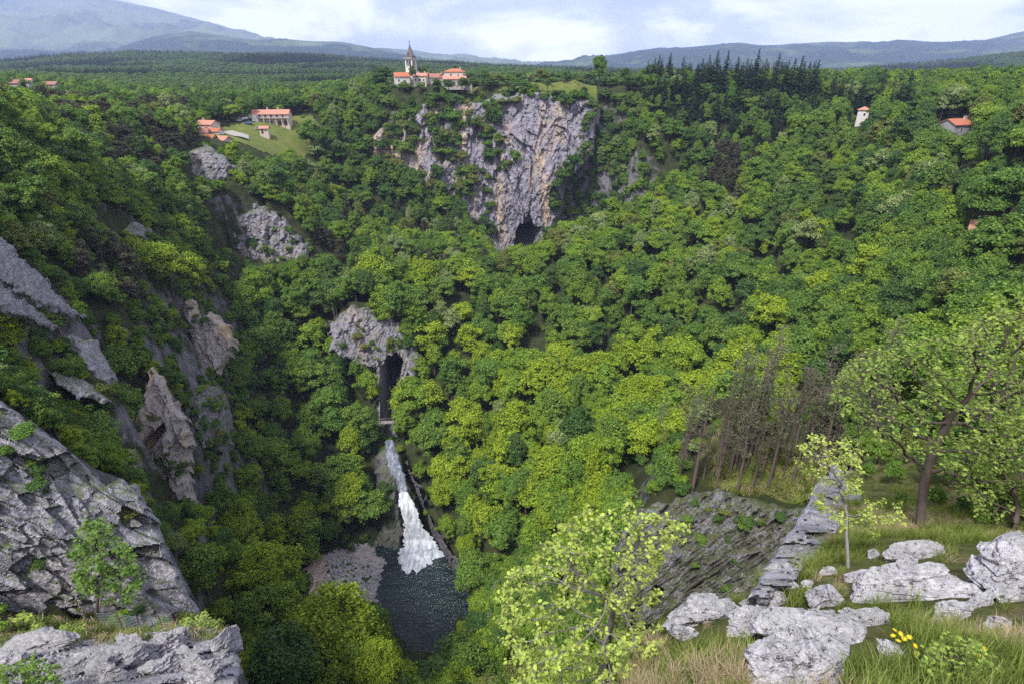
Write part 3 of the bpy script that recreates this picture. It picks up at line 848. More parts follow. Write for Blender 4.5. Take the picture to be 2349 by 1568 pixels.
# torrent ribbon
def ribbon(i0, i1, name, mat, lift, wmul, seed, jag):
    C = TORW[i0:i1 + 1]; Hh = TORH[i0:i1 + 1] * wmul
    n = 26 * (i1 - i0)
    t = np.linspace(0, i1 - i0, n)
    c = np.stack([np.interp(t, np.arange(len(C)), C[:, k]) for k in range(3)], -1)
    w = np.interp(t, np.arange(len(C)), Hh)
    m = 25
    s = np.linspace(-1, 1, m)
    X = c[:, None, 0] + s[None] * w[:, None] * (1 + 0.2 * vnoise(np.stack([t * 2, t * 0, t * 0], -1), seed)[:, None] + 0.22 * fbm(np.stack([np.broadcast_to(t[:, None] * 7, (n, m)), np.sign(s)[None] * 3 + 0 * t[:, None], 0 * t[:, None] + 0 * s[None]], -1), 3, seed + 2))
    Yq = np.broadcast_to(c[:, None, 1], X.shape) - 0.3 * np.abs(s)[None]
    Zq = np.broadcast_to(c[:, None, 2], X.shape) + lift - 0.9 * s[None] ** 4
    Zq = Zq + jag * fbm(np.stack([X / 1.6, Yq / 2.2, Zq / 2.2], -1), 4, seed, 0.6, True)
    f = grid_faces(n, m)[:, ::-1]
    return link(name, mesh_from(name, np.stack([X, Yq, Zq], -1), f, True, [M[mat]]))
tag(ribbon(0, 4, 'river', 'rapid', 0.0, 1.0, 3, 0.25), 'grey green torrent running out of the dark cave', kind='structure')
tag(ribbon(4, 8, 'waterfall', 'foam', 0.3, 0.86, 6, 0.4), 'white waterfall plunging into the dark pool', kind='structure')
# boiling foam where it lands: thick lumps floating on the pool
fc = Pz(966, 1258, ZW)
fm = MB()
rr = np.random.default_rng(3)
th = np.linspace(0, 2 * np.pi, 64, endpoint=False); rad = np.linspace(0, 1, 26)
TH, RD = np.meshgrid(th, rad)
out = 1 + 0.18 * fbm(np.stack([np.cos(TH) * 12, np.sin(TH) * 12, RD * 0], -1), 3, 5) + 0.32 * vnoise(np.stack([np.cos(TH) * 2.2, np.sin(TH) * 2.2, TH * 0], -1), 8) + 0.22 * vnoise(np.stack([np.cos(TH) * 6, np.sin(TH) * 6, TH * 0], -1), 9)
FXx = fc[0] + RD * out * 7.8 * np.cos(TH); FYy = fc[1] - 1.5 + RD * out * 7.8 * np.sin(TH)
FZz = ZW + 0.9 * (1 - RD ** 3) * (0.7 + 0.9 * fbm(np.stack([FXx, FYy, FXx * 0], -1) / 1.3, 4, 12, 0.6, True)) + 0.15 - 0.5 * RD ** 6
fl = []
for i in range(25):
    for j in range(64):
        fl.append((i * 64 + j, (i + 1) * 64 + j, (i + 1) * 64 + (j + 1) % 64, i * 64 + (j + 1) % 64))
tag(link('foam', mesh_from('foam', np.stack([FXx, FYy, FZz], -1), fl, True, [M['foam']])), 'white foam boiling at the foot of the waterfall', 'foam', kind='stuff')

# ------------------------------------------------------------------ far hills
def hill_mat(name, meadow, wood, sc, thr=(0.45, 0.6), st=(1, 1, 1)):
    t = NT(name)
    ps = t.pos(st)
    n = t.noise(sc, 6, 0.62, ps, 0.3)
    f = t.ramp(n, [(thr[0], 0.0), (thr[1], 1.0)])
    w = t.mix(t.noise(sc * 9, 4, 0.7, ps), tuple(q * 0.6 for q in wood), tuple(q * 1.4 for q in wood))
    m = t.mix(t.noise(sc * 14, 5, 0.7, ps), tuple(q * 0.8 for q in meadow), tuple(q * 1.15 for q in meadow))
    c = t.mix(f, w, m)
    return t.done(t.bsdf(c, 0.95, t.bump(t.noise(sc * 40, 4, 0.75, t.pos()), 0.7, 14.0), 0.1))
M['mount'] = hill_mat('mount', (0.13, 0.165, 0.085), (0.035, 0.055, 0.04), 0.0011, (0.38, 0.56))  # meadow tone darkened: cloud shadow on the mountain is put into the colour
M['ridge'] = hill_mat('ridge', (0.12, 0.165, 0.07), (0.024, 0.045, 0.038), 0.0014, (0.52, 0.68))
def hill(name, label, sky, yr, yf, vfoot, mat, rough=0.02, seed=0, n=220, back=0.5):
    sky = np.array(sky, float)
    us = np.linspace(sky[0, 0], sky[-1, 0], n)
    vs_ = np.interp(us, sky[:, 0], sky[:, 1]) + 0.5 * vnoise(np.stack([us / 22, us * 0, us * 0], -1), seed)
    top = P(us, vs_, yr)
    foot = P(us, np.full(n, vfoot), yf)
    m = 60
    t = np.linspace(0, 1, m)
    prof = t ** 1.15
    x = foot[None, :, 0] + t[:, None] * (top[None, :, 0] - foot[None, :, 0]); y = yf + t[:, None] * (yr - yf) + 0 * x
    z = foot[None, :, 2] + prof[:, None] * (top[None, :, 2] - foot[None, :, 2])
    amp = rough * (yr - yf)
    z = z + amp * fbm(np.stack([x, y * 0.7, x * 0], -1) / (0.16 * (yr - yf)), 5, seed, 0.55, True) * np.sin(np.pi * t)[:, None] ** 0.8
    tb = np.linspace(0.04, 1, 14)
    xb = top[None, :, 0] + 0 * tb[:, None]; yb = yr + tb[:, None] * (yr - yf) * back + 0 * xb
    zb = top[None, :, 2] * (1 - tb[:, None] ** 1.3) + tb[:, None] ** 1.3 * foot[None, :, 2].min()
    X = np.concatenate([x, xb]); Yh = np.concatenate([y, yb]); Z = np.concatenate([z, zb])
    o = link(name, mesh_from(name, np.stack([X, Yh, Z], -1), grid_faces(m + 14, n), True, [M[mat]]))
    return tag(o, label, kind='structure')
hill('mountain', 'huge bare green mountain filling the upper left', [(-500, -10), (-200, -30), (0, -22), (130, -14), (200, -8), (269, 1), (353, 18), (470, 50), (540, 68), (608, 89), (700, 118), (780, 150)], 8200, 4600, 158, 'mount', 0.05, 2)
hill('hills', 'blue wooded ridge in front of the big mountain', [(-500, 90), (-150, 96), (0, 108), (150, 118), (262, 111), (353, 84), (437, 72), (504, 81), (588, 92), (638, 89), (700, 94), (790, 97), (864, 112), (931, 128), (1020, 146), (1100, 158)], 4600, 3000, 160, 'ridge', 0.03, 5)
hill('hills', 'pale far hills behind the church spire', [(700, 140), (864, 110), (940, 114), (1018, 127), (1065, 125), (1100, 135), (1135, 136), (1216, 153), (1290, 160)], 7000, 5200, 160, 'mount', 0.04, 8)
hill('hills', 'long blue ridge on the right horizon', [(1230, 165), (1268, 153), (1310, 143), (1470, 117), (1560, 110), (1660, 101), (1760, 104), (1900, 97), (2030, 97), (2036, 103), (2042, 94), (2060, 92), (2150, 97), (2260, 93), (2349, 72), (2600, 50), (2900, 40)], 5400, 3200, 162, 'ridge', 0.03, 11)
hill('hills', 'nearer wooded hill on the right', [(1820, 184), (1880, 177), (2065, 164), (2200, 143), (2349, 119), (2600, 95), (2900, 85)], 2100, 1500, 200, 'ridge', 0.03, 14)

# ------------------------------------------------------------------ tree prototypes
def hitn(u, v, y0=1.6, y1=30):
    ys = np.arange(y0, y1, 0.02)
    p = P(u, v, ys)
    z = zn(p[:, 0], p[:, 1])
    k = np.nonzero(p[:, 2] <= z)[0]
    return p[k[0]] if len(k) else p[-1]
def leaf_quads(pos, nrm, size, rs, asp=0.7):
    """diamond leaves/leaf clumps: centres, normals -> verts, quads"""
    n = len(pos)
    nrm = nrm / (np.linalg.norm(nrm, axis=1, keepdims=True) + 1e-9)
    a = np.cross(nrm, rs.normal(size=(n, 3))); a /= np.linalg.norm(a, axis=1, keepdims=True) + 1e-9
    b = np.cross(nrm, a)
    s = size[:, None]
    v = np.stack([pos - a * s, pos - b * s * asp + nrm * s * 0.15, pos + a * s, pos + b * s * asp + nrm * s * 0.15], 1)
    f = np.arange(n * 4).reshape(n, 4)
    return v.reshape(-1, 3), f

def crown_mesh(name, v, f, mat, rs):
    me = mesh_from(name, v, f, False, [mat])
    at = me.attributes.new('leaf_tone', 'FLOAT', 'FACE')
    at.data.foreach_set('value', rs.random(len(f)).astype(np.float32))
    return me

def rnd_dirs(n, rs):
    d = rs.normal(size=(n, 3))
    return d / np.linalg.norm(d, axis=1, keepdims=True)

def broadleaf(seed, h=10.0, rx=4.2, nclump=44, per=150, ls=0.30, low=0.16, tall=1.0, clr=(0.9, 1.6)):
    """returns (crown verts, faces), trunk MB; tree stands on z=0"""
    rs = np.random.default_rng(seed)
    cz = h * (0.5 + low / 2); rz = h * (0.5 - low / 2)
    d = rnd_dirs(nclump, rs)
    d[:, 2] = np.where(d[:, 2] < -0.35, -d[:, 2], d[:, 2])
    lob = 0.84 + 0.62 * vnoise(d * 1.9 + seed * 3.1, seed)
    rad = (rs.random(nclump) ** 0.4) * lob
    c = d * rad[:, None] * np.array((rx, rx, rz * 0.92)) + np.array((0, 0, cz))
    tz = (c[:, 2] - cz) / rz
    c[:, :2] *= (1.0 - 0.30 * np.clip(tz, 0, 1) - 0.25 * np.clip(-tz, 0, 1))[:, None]
    cr = rs.uniform(*clr, nclump)
    V = []; Nn = []
    for i in range(nclump):
        q = rnd_dirs(per, rs)
        q[:, 2] = np.where(q[:, 2] < -0.25, -q[:, 2] * 0.6, q[:, 2])
        r = cr[i] * (0.55 + 0.5 * rs.random(per) ** 0.5)
        r = r * (1 + 0.35 * vnoise(q * 2.3 + i * 7.7, seed + 3)) * np.where(rs.random(per) < 0.12, rs.uniform(1.1, 1.6, per), 1.0)
        p = c[i] + q * r[:, None] * np.array((1, 1, 1.02))
        V.append(p)
        outw = (c[i] - np.array((0, 0, cz * 0.8))); outw = outw / (np.linalg.norm(outw) + 1e-6)
        Nn.append(q * 0.75 + outw * 0.35 + rs.normal(size=(per, 3)) * 0.5 + np.array((0, 0, 0.3)))
    V = np.concatenate(V); Nn = np.concatenate(Nn)
    sz = ls * rs.uniform(0.6, 1.3, len(V))
    v, f = leaf_quads(V, Nn, sz, rs)
    t = MB()
    r0 = h * 0.018 + 0.04
    top = np.array((rs.normal() * 0.3, rs.normal() * 0.3, h * 0.72))
    ts = np.linspace(0, 1, 6)
    pl = np.stack([top * k + np.array((math.sin(k * 4 + seed) * 0.15, math.cos(k * 3) * 0.12, 0)) * (k > 0) for k in ts])
    pl[0] = (0, 0, -1.2)
    t.tube(pl, [r0 * (1.25 - k) for k in ts], 7)
    for i in rs.choice(nclump, min(9, nclump), replace=False):
        k = rs.uniform(0.35, 0.85)
        b = top * k
        e_ = c[i] * 0.85 + b * 0.15
        mid = (b + e_) / 2 + np.array((0, 0, 0.3))
        t.tube([b, mid, e_], [r0 * 0.5 * (1.2 - k), r0 * 0.3 * (1.2 - k), r0 * 0.08], 5)
    return (v, f), t

def conifer(seed, h=14.0, rb=2.4, nl=26, ls=0.5, droop=0.35, start=0.06, kind='spruce'):
    rs = np.random.default_rng(seed)
    V = []; Nn = []; S = []
    t = MB()
    t.tube([(0, 0, -1), (0, 0, h * 0.5), (0, 0, h)], [h * 0.014, h * 0.009, 0.02], 6)
    for i in range(nl):
        k = start + (1 - start) * (i / (nl - 1)) ** 0.95
        z = h * k
        R = rb * (1 - k) ** 0.8 + 0.12
        nb = max(4, int(9 * (1 - k) + 4))
        for j in range(nb):
            a = rs.uniform(0, 2 * math.pi)
            L = R * rs.uniform(0.7, 1.15)
            m = max(5, int(16 * L / rb) + 4)
            q = rs.random(m) ** 0.7
            x = q * L
            w = rs.normal(size=m) * 0.16 * L * (1.1 - q)
            zz = z - droop * x * (0.6 + 0.4 * q) + rs.normal(size=m) * 0.07
            V.append(np.stack([x * math.cos(a) - w * math.sin(a), x * math.sin(a) + w * math.cos(a), zz], -1))
            Nn.append(np.stack([0.35 * math.cos(a) + rs.normal(size=m) * 0.3, 0.35 * math.sin(a) + rs.normal(size=m) * 0.3, np.ones(m) * 0.8], -1))
            S.append(np.full(m, ls) * rs.uniform(0.5, 1.1, m) * (0.5 + 0.5 * (1 - k)))
    v, f = leaf_quads(np.concatenate(V), np.concatenate(Nn), np.concatenate(S), rs, 0.42)
    return (v, f), t

def pine(seed, h=12.0, rb=1.9, start=0.40, nb=30, dens=20, ls=0.12):
    """tall bare trunk, thin open crown of short needle tufts, dead twigs below"""
    rs = np.random.default_rng(seed)
    t = MB()
    bend = rs.normal(size=2) * 0.35
    spine = lambda k: np.array((bend[0] * k * k, bend[1] * k * k, h * k))
    ks = np.linspace(0, 1, 7)
    pl = [spine(k) for k in ks]; pl[0] = np.array((0, 0, -1.0))
    t.tube(pl, [h * 0.0125 * (1.15 - k) + 0.008 for k in ks], 7)
    V = []; Nn = []
    for i in range(nb):
        k = start + (0.99 - start) * rs.random() ** 0.85
        a = rs.uniform(0, 6.283)
        L = rb * (1.15 - k) ** 0.55 * rs.uniform(0.5, 1.1)
        b = spine(k); rise = rs.uniform(0.0, 0.5)
        e_ = b + np.array((math.cos(a) * L, math.sin(a) * L, L * rise))
        mid = (b + e_) / 2 + np.array((0, 0, -0.08 * L))
        t.tube([b, mid, e_], [0.035, 0.022, 0.008], 4, False)
        m = dens
        q = rs.uniform(0.25, 1.05, m)
        p = b + (e_ - b) * q[:, None] + rs.normal(size=(m, 3)) * np.array((0.24, 0.24, 0.14))
        V.append(p); Nn.append(rs.normal(size=(m, 3)) + np.array((0, 0, 0.7)))
    for i in range(12):                                   # dead twigs
        k = rs.uniform(0.15, start + 0.1); a = rs.uniform(0, 6.283); L = rs.uniform(0.4, 1.1)
        b = spine(k)
        t.tube([b, b + np.array((math.cos(a) * L, math.sin(a) * L, 0.1 * L))], [0.018, 0.005], 3, False)
    V = np.concatenate(V); Nn = np.concatenate(Nn)
    v, f = leaf_quads(V, Nn, ls * rs.uniform(0.6, 1.3, len(V)), rs, 0.35)
    return (v, f), t

def make_proto(kind, parts, bark):
    (v, f), t = parts
    rs = np.random.default_rng(len(v))
    return dict(crown=crown_mesh(kind + '_crown', v, f, M['leaf_mid'], rs), trunk=t.mesh(kind + '_trunk', M[bark], True), v=v, f=f, t=t)

BL = []
for i, (h, rx, nc, per, ls, low, clr) in enumerate([
        (10, 3.9, 95, 150, 0.205, 0.04, (0.4, 1.25)), (10, 3.2, 85, 150, 0.20, 0.06, (0.4, 1.15)), (10, 4.4, 110, 140, 0.205, 0.08, (0.35, 1.2)),
        (10, 3.7, 70, 180, 0.21, 0.10, (0.4, 1.5)), (10, 2.8, 80, 140, 0.195, 0.05, (0.35, 1.0)), (10, 4.2, 115, 125, 0.20, 0.12, (0.35, 1.05)), (10, 3.6, 60, 55, 0.18, 0.15, (0.4, 1.1)), (10, 4.1, 150, 170, 0.16, 0.04, (0.4, 1.15))]):
    BL.append(make_proto('broadleaf', broadleaf(100 + i, h, rx, nc, per, ls, low, clr=clr), 'bark'))
BUSH = [make_proto('shrub', broadleaf(200 + i, 4.0, 2.3, 20, 130, 0.17, 0.0, clr=(0.5, 1.0)), 'bark') for i in range(3)]
CON = [make_proto('spruce', conifer(300 + i, 14, [3.3, 2.8, 3.8][i], 30, 0.50, [0.3, 0.4, 0.2][i]), 'bark') for i in range(3)]
PIN = [make_proto('pine', pine(400 + i, 12, 1.9), 'bark_pine') for i in range(5)]
DPIN = [make_proto('pine', pine(450 + i, 10, 3.0, 0.25, 60, 60, 0.26), 'bark_pine') for i in range(3)]
FARB = [make_proto('far_tree', broadleaf(500 + i, 8.5, 4.2, 14, 46, 0.62, 0.0, clr=(1.3, 2.2)), 'bark') for i in range(3)]
FARC = [make_proto('far_conifer', conifer(520 + i, 12, 2.2, 10, 0.9, 0.3), 'bark') for i in range(2)]
SETS = {'broadleaf': BL, 'shrub': BUSH, 'spruce': CON, 'pine': PIN, 'dpine': DPIN, 'far': FARB, 'farc': FARC}

# ------------------------------------------------------------------ where the trees stand
CLEAR = []     # (outline in the photo, distance beyond which trees may stand behind it)
for k in ('ivy_crag', 'hamlet_crag', 'white_ledge', 'stump_crag', 'tilted_slab', 'lower_slab', 'leaning_fin', 'broken_ledge', 'overhang', 'great_slab', 'near_ledge', 'strata'):
    r = ROCKS[k]
    pu = np.array(r['poly'], float)
    cc = pu.mean(0)
    CLEAR.append(([tuple(cc + (p - cc) * 0.86) for p in pu], float(np.max(np.array(r['d'])[:, 2])) + 1))
BARE = [  # bare parts of the church cliff
    [(1135, 305), (1160, 255), (1210, 225), (1258, 240), (1290, 262), (1340, 250), (1345, 310), (1330, 360), (1296, 380), (1276, 410), (1268, 470), (1260, 520), (1245, 552), (1180, 562), (1138, 576), (1128, 500), (1142, 440), (1170, 400), (1188, 360), (1150, 335)],
    [(1058, 312), (1100, 295), (1110, 360), (1066, 395)], [(962, 335), (998, 310), (1003, 380), (988, 428), (968, 390)], 
    [(1070, 445), (1105, 430), (1112, 470), (1082, 500)], [(1310, 240), (1360, 232), (1350, 320), (1320, 370)],
]
CLEAR += [(b, 352.0) for b in BARE]
CLEAR += [([(776, 722), (805, 702), (858, 704), (884, 732), (880, 780), (866, 798), (792, 798)], 205), ([(877, 955), (877, 842), (890, 818), (911, 815), (924, 832), (912, 870), (902, 900), (901, 1000), (890, 1000)], 205), (POOL_PX, 150), (TORPOLY, 176), ([(712, 1385), (708, 1330), (716, 1290), (790, 1272), (870, 1250), (870, 1300), (860, 1370), (800, 1385)], 140),
          ([(1180, 560), (1184, 525), (1212, 480), (1240, 520), (1228, 560)], 345), ([(860, 1045), (885, 1040), (905, 1130), (915, 1240), (870, 1265)], 150), ([(1020, 1270), (1050, 1300), (1072, 1370), (1050, 1400)], 128)]
# roofs and meadows that must stay in sight
CLEAR += [([(908, 100), (985, 100), (1075, 160), (1072, 186), (905, 190)], 380), ([(586, 254), (668, 250), (668, 282), (586, 284)], 335), ([(470, 282), (518, 282), (545, 312), (530, 330), (448, 322), (455, 306)], 300),
          ([(560, 315), (690, 300), (720, 310), (650, 340), (560, 345)], 345), ([(2140, 266), (2230, 264), (2232, 300), (2145, 284)], 330), ([(1960, 243), (1992, 243), (1985, 268), (1958, 268)], 330), ([(2226, 482), (2268, 478), (2250, 505), (2228, 508)], 300), ([(10, 188), (80, 186), (80, 204), (12, 204)], 380), ([(106, 192), (160, 192), (160, 203), (106, 203)], 400),
          ([(1280, 186), (1380, 186), (1385, 205), (1290, 206)], 360)]
NOTREE_W = []   # ground outlines (world) without trees
def wpx(px, y0=None):
    return [tuple(hit(u, v, 20)[:2]) if y0 is None else tuple(P(u, v, y0)[:2]) for u, v in px]
MEADOW_PX = [(545, 345), (560, 318), (640, 312), (720, 280), (760, 262), (745, 290), (690, 330), (600, 348)]

def clear_ok(p, r, hgt, slack=0.75):
    """False where a crown would hide something the photo shows free"""
    c = np.array(p) + np.array((0, 0, hgt * 0.58))
    u, v, d = proj(c)
    R = r / d * F * slack; Rv = hgt * 0.5 / d * F * slack
    a = np.linspace(0, 2 * np.pi, 12, endpoint=False)
    us = np.concatenate([[u], u + R * np.cos(a), u + 0.5 * R * np.cos(a)]); vs = np.concatenate([[v], v + Rv * np.sin(a), v + 0.5 * Rv * np.sin(a)])
    for poly, ym in CLEAR:
        if p[1] < ym and inpoly(us, vs, poly).any():
            return False
    return True

PINEZONES = [([(230, 240), (420, 240), (460, 290), (440, 400), (300, 420), (150, 330), (60, 230)], 'dpine', 0.7), ([(1590, 330), (1740, 330), (1720, 420), (1600, 440)], 'dpine', 0.7), ([(700, 470), (800, 470), (810, 600), (720, 600)], 'dpine', 0.5),
             ([(180, 560), (330, 560), (330, 700), (200, 700)], 'dpine', 0.25), ([(880, 470), (1120, 500), (1120, 620), (960, 620)], 'dpine', 0.28), ([(0, 640), (130, 640), (150, 760), (0, 760)], 'dpine', 0.4),
             ([(1480, 170), (1870, 190), (1880, 300), (1700, 330), (1480, 260)], 'spruce', 0.32), ([(1880, 200), (2120, 220), (2120, 300), (1900, 290)], 'spruce', 0.12)]
def colour_at(u, v, y, rs):
    """which green the photo shows there"""
    w = {'lime': 0.05, 'fresh': 0.25, 'mid': 0.45, 'deep': 0.17, 'pale': 0.04, 'olive': 0.04}
    if y > 300: w = {'lime': 0.0, 'fresh': 0.1, 'mid': 0.45, 'deep': 0.38, 'pale': 0.05, 'olive': 0.02}
    elif 1150 < u < 1700 and 420 < v < 620: w = {'lime': 0.12, 'fresh': 0.42, 'mid': 0.2, 'deep': 0.02, 'pale': 0.18, 'olive': 0.06}
    elif 850 < u < 1250 and 540 < v < 660: w = {'lime': 0.08, 'fresh': 0.3, 'mid': 0.36, 'deep': 0.06, 'pale': 0.15, 'olive': 0.05}
    elif 900 < u < 1850 and 800 < v < 1250: w = {'lime': 0.30, 'fresh': 0.35, 'mid': 0.25, 'deep': 0.08, 'pale': 0.01, 'olive': 0.01}
    elif 500 < u < 900 and 850 < v < 1300: w = {'lime': 0.10, 'fresh': 0.2, 'mid': 0.42, 'deep': 0.28, 'pale': 0.0, 'olive': 0.0}
    elif 400 < u < 1100 and v > 1130: w = {'lime': 0.34, 'fresh': 0.28, 'mid': 0.23, 'deep': 0.15, 'pale': 0.0, 'olive': 0.0}
    elif u > 1850 and 300 < v < 900: w = {'lime': 0.05, 'fresh': 0.22, 'mid': 0.43, 'deep': 0.23, 'pale': 0.03, 'olive': 0.04}
    elif u < 500 and v > 500: w = {'lime': 0.10, 'fresh': 0.25, 'mid': 0.42, 'deep': 0.17, 'pale': 0.03, 'olive': 0.03}
    ks = list(w); p = np.array([w[k] for k in ks])
    return ks[rs.choice(len(ks), p=p / p.sum())]

TREES = []   # dict(p, h, r, kind, proto, col, rot)
rs = np.random.default_rng(42)
def add_tree(p, h, kind='broadleaf', col=None, force=False, proto=None, sx=1.0):
    pr = SETS[kind]
    i = int(rs.integers(min(len(pr), 7))) if proto is None else proto
    base = {'broadleaf': 10.0, 'shrub': 4.0, 'spruce': 14.0, 'pine': 12.0, 'dpine': 10.0, 'far': 8.5, 'farc': 12.0}[kind]
    rad = {'broadleaf': 4.2, 'shrub': 2.4, 'spruce': 2.3, 'pine': 1.6, 'dpine': 2.6, 'far': 4.5, 'farc': 2.2}[kind] * h / base * sx
    if not force and not clear_ok(p, rad, h):
        return None
    t = dict(p=np.array(p, float), h=h, r=rad, kind=kind, i=i, s=h / base, sx=sx, rot=rs.uniform(0, 6.283), col=col)
    TREES.append(t)
    return t

# trees picked out one by one: photo pixel of the crown's middle, crown width in pixels, colour
PICK = [(1755, 740, 95, 'lime'), (1690, 850, 110, 'lime'), (1560, 830, 105, 'lime'), (1855, 690, 85, 'lime'), (1650, 890, 90, 'lime'), (1450, 930, 120, 'lime'), (1330, 870, 100, 'lime'), (1180, 980, 110, 'lime'), (1070, 970, 110, 'lime'),
        (1010, 1010, 100, 'mid'), (1220, 900, 90, 'lime'), (1130, 870, 90, 'mid'), (935, 930, 75, 'lime'), (1040, 880, 80, 'mid'), (1160, 1050, 100, 'lime'), (1040, 1090, 105, 'lime'), (1110, 1110, 90, 'deep'), (1380, 860, 90, 'lime'), (1270, 960, 95, 'mid'),
        (800, 1150, 115, 'lime'), (700, 1200, 90, 'lime'), (640, 1230, 110, 'lime'), (560, 1230, 120, 'lime'), (520, 1170, 100, 'mid'), (480, 1320, 110, 'mid'), (600, 1330, 120, 'lime'), (640, 1300, 90, 'lime'),
        (400, 630, 120, 'lime'), (330, 615, 90, 'lime'), (460, 660, 70, 'lime'), (800, 1440, 260, 'lime'), (730, 1475, 170, 'lime'), (1050, 1530, 150, 'mid'), (690, 1540, 170, 'deep'), (880, 1550, 120, 'lime'), (600, 1400, 110, 'mid'), (1110, 1450, 100, 'deep'), (1090, 1330, 95, 'mid'),
        (1190, 1130, 95, 'mid'), (1160, 1230, 110, 'mid'), (1290, 1190, 100, 'mid'), (1840, 560, 80, 'pale'), (2000, 620, 90, 'lime'), (2110, 590, 80, 'mid'), (1960, 640, 100, 'lime'),
        (2240, 480, 120, 'mid'), (2060, 330, 80, 'deep'), (720, 330, 70, 'mid'), (290, 860, 90, 'mid'), (290, 800, 80, 'lime'), (320, 960, 80, 'mid'), (140, 760, 80, 'mid'), (40, 770, 90, 'lime'), (1380, 990, 80, 'lime'), (1300, 1020, 90, 'pale'), (2210, 690, 60, 'white')]
for u, v, wpx_, col in PICK:
    g = hit(u, v + wpx_ * 0.45, 112 if (1300 < u < 2000 and v < 1060) else (58 if v > 1180 else 20))
    d = proj(g)[2]
    wm = wpx_ * d / F
    h = float(np.clip(wm / 0.80, 3.0, 19.0))
    t = add_tree(g, h, 'broadleaf', col, True, 7 if wpx_ >= 115 else None)
    t['pick'] = True
n_pick = len(TREES)

# scatter
cell = 4.6
xs = np.arange(-420, 421, cell); ysc = np.arange(12, 476, cell)
cand = []
nzs = []
for y in ysc:
    for x in xs:
        cand.append((x + rs.uniform(-.5, .5) * cell, y + rs.uniform(-.5, .5) * cell))
cand = np.array(cand)
zz = zt(cand[:, 0], cand[:, 1])
gxz = (zt(cand[:, 0] + 2, cand[:, 1]) - zt(cand[:, 0] - 2, cand[:, 1])) / 4; gyz = (zt(cand[:, 0], cand[:, 1] + 2) - zt(cand[:, 0], cand[:, 1] - 2)) / 4
slope = np.hypot(gxz, gyz)
extra = np.nonzero(slope > 1.1)[0]
ex = np.repeat(extra, np.clip((slope[extra] * 1.6).astype(int), 1, 4))
lu, lv, ld = proj(np.stack([cand[:, 0], cand[:, 1], zz], -1))
lw = np.nonzero((lu < 560) & (lv < 1150) & (cand[:, 1] < 270))[0]          # the left wall is closely grown
ex = np.concatenate([ex, lw, lw])
c2 = cand[ex] + rs.uniform(-.5, .5, (len(ex), 2)) * cell
cand = np.concatenate([cand, c2]); zz = zt(cand[:, 0], cand[:, 1])
slope = np.concatenate([slope, slope[ex]])
cu, cv, cd = proj(np.stack([cand[:, 0], cand[:, 1], zz + 4], -1))
vis = (cu > -170) & (cu < W + 170) & (cv > 60) & (cv < H + 260) & (cd > 20)
# keep off: near slope, pine ledge, meadow, hamlet yard, church green, water
LEDGE_W = wpx([(1500, 1130), (1560, 1010), (1700, 985), (1900, 985), (1990, 1040), (1960, 1120), (1860, 1150), (1640, 1140)])
MEAD_W = [tuple(P(u, v, y)[:2]) for u, v, y in [(545, 345, 285), (680, 332, 300), (735, 285, 340), (715, 275, 350), (640, 282, 335), (560, 290, 320), (450, 300, 290), (455, 330, 275)]]
GREEN_W = [tuple(P(u, v, y)[:2]) for u, v, y in [(905, 196, 366), (1090, 196, 358), (1290, 203, 350), (1372, 203, 352), (1372, 190, 385), (905, 190, 392)]]
for i in np.nonzero(vis)[0]:
    x, y = cand[i]; z = zz[i]; u, v = cu[i], cv[i]
    if -3 < x < 34 and y < 34: continue
    if inpoly(np.array([x]), np.array([y]), LEDGE_W)[0] or inpoly(np.array([x]), np.array([y]), MEAD_W)[0] or inpoly(np.array([x]), np.array([y]), GREEN_W)[0]: continue
    if z < ZW + 1.2: continue
    if y < 46 and x < -8 and rs.random() < 0.75: continue
    if y > 352 and 880 < u < 1470: continue
    kind, col = 'broadleaf', None
    for zp, kk, pr_ in PINEZONES:
        if inpoly(np.array([u]), np.array([v]), zp)[0] and rs.random() < pr_:
            kind = kk; break
    if kind == 'broadleaf':
        col = colour_at(u, v, y, rs)
        h = rs.uniform(8, 14); keep_ = 0.72
        if y > 300: h = rs.uniform(7, 12.5); keep_ = 0.85
        elif u < 540 and v > 560: h = rs.uniform(4.0, 8.5); keep_ = 0.95
        elif u < 540: h = rs.uniform(7, 13); keep_ = 0.6
        elif 560 < u < 1900 and 640 < v < 1260: h = rs.uniform(9.5, 17.5); keep_ = 0.55
        elif 400 < u < 1100 and v > 1150: h = rs.uniform(8, 13); keep_ = 0.6
        if slope[i] > 1.6: h *= 0.72; keep_ = min(1, keep_ * 1.35)
        if rs.random() > keep_:
            h = rs.uniform(3.0, 5.5)
            if rs.random() < 0.3: continue
    elif kind == 'spruce': h = rs.uniform(7, 18); col = 'spruce'
    else: h = rs.uniform(6, 11); col = 'pine'
    pz = np.array((x, y, z - 0.3))
    if 1440 < u < 2060 and v > 880 and y < 112 and x > 8: continue
    if add_tree(pz, h, kind, col, False, None, rs.uniform(0.62, 1.22) if kind == 'broadleaf' else rs.uniform(0.8, 1.2)) is None and kind == 'broadleaf':
        if add_tree(pz, h * 0.45, 'broadleaf', col) is None and rs.random() < 0.5:
            add_tree(pz, h * 0.25, 'shrub', col)

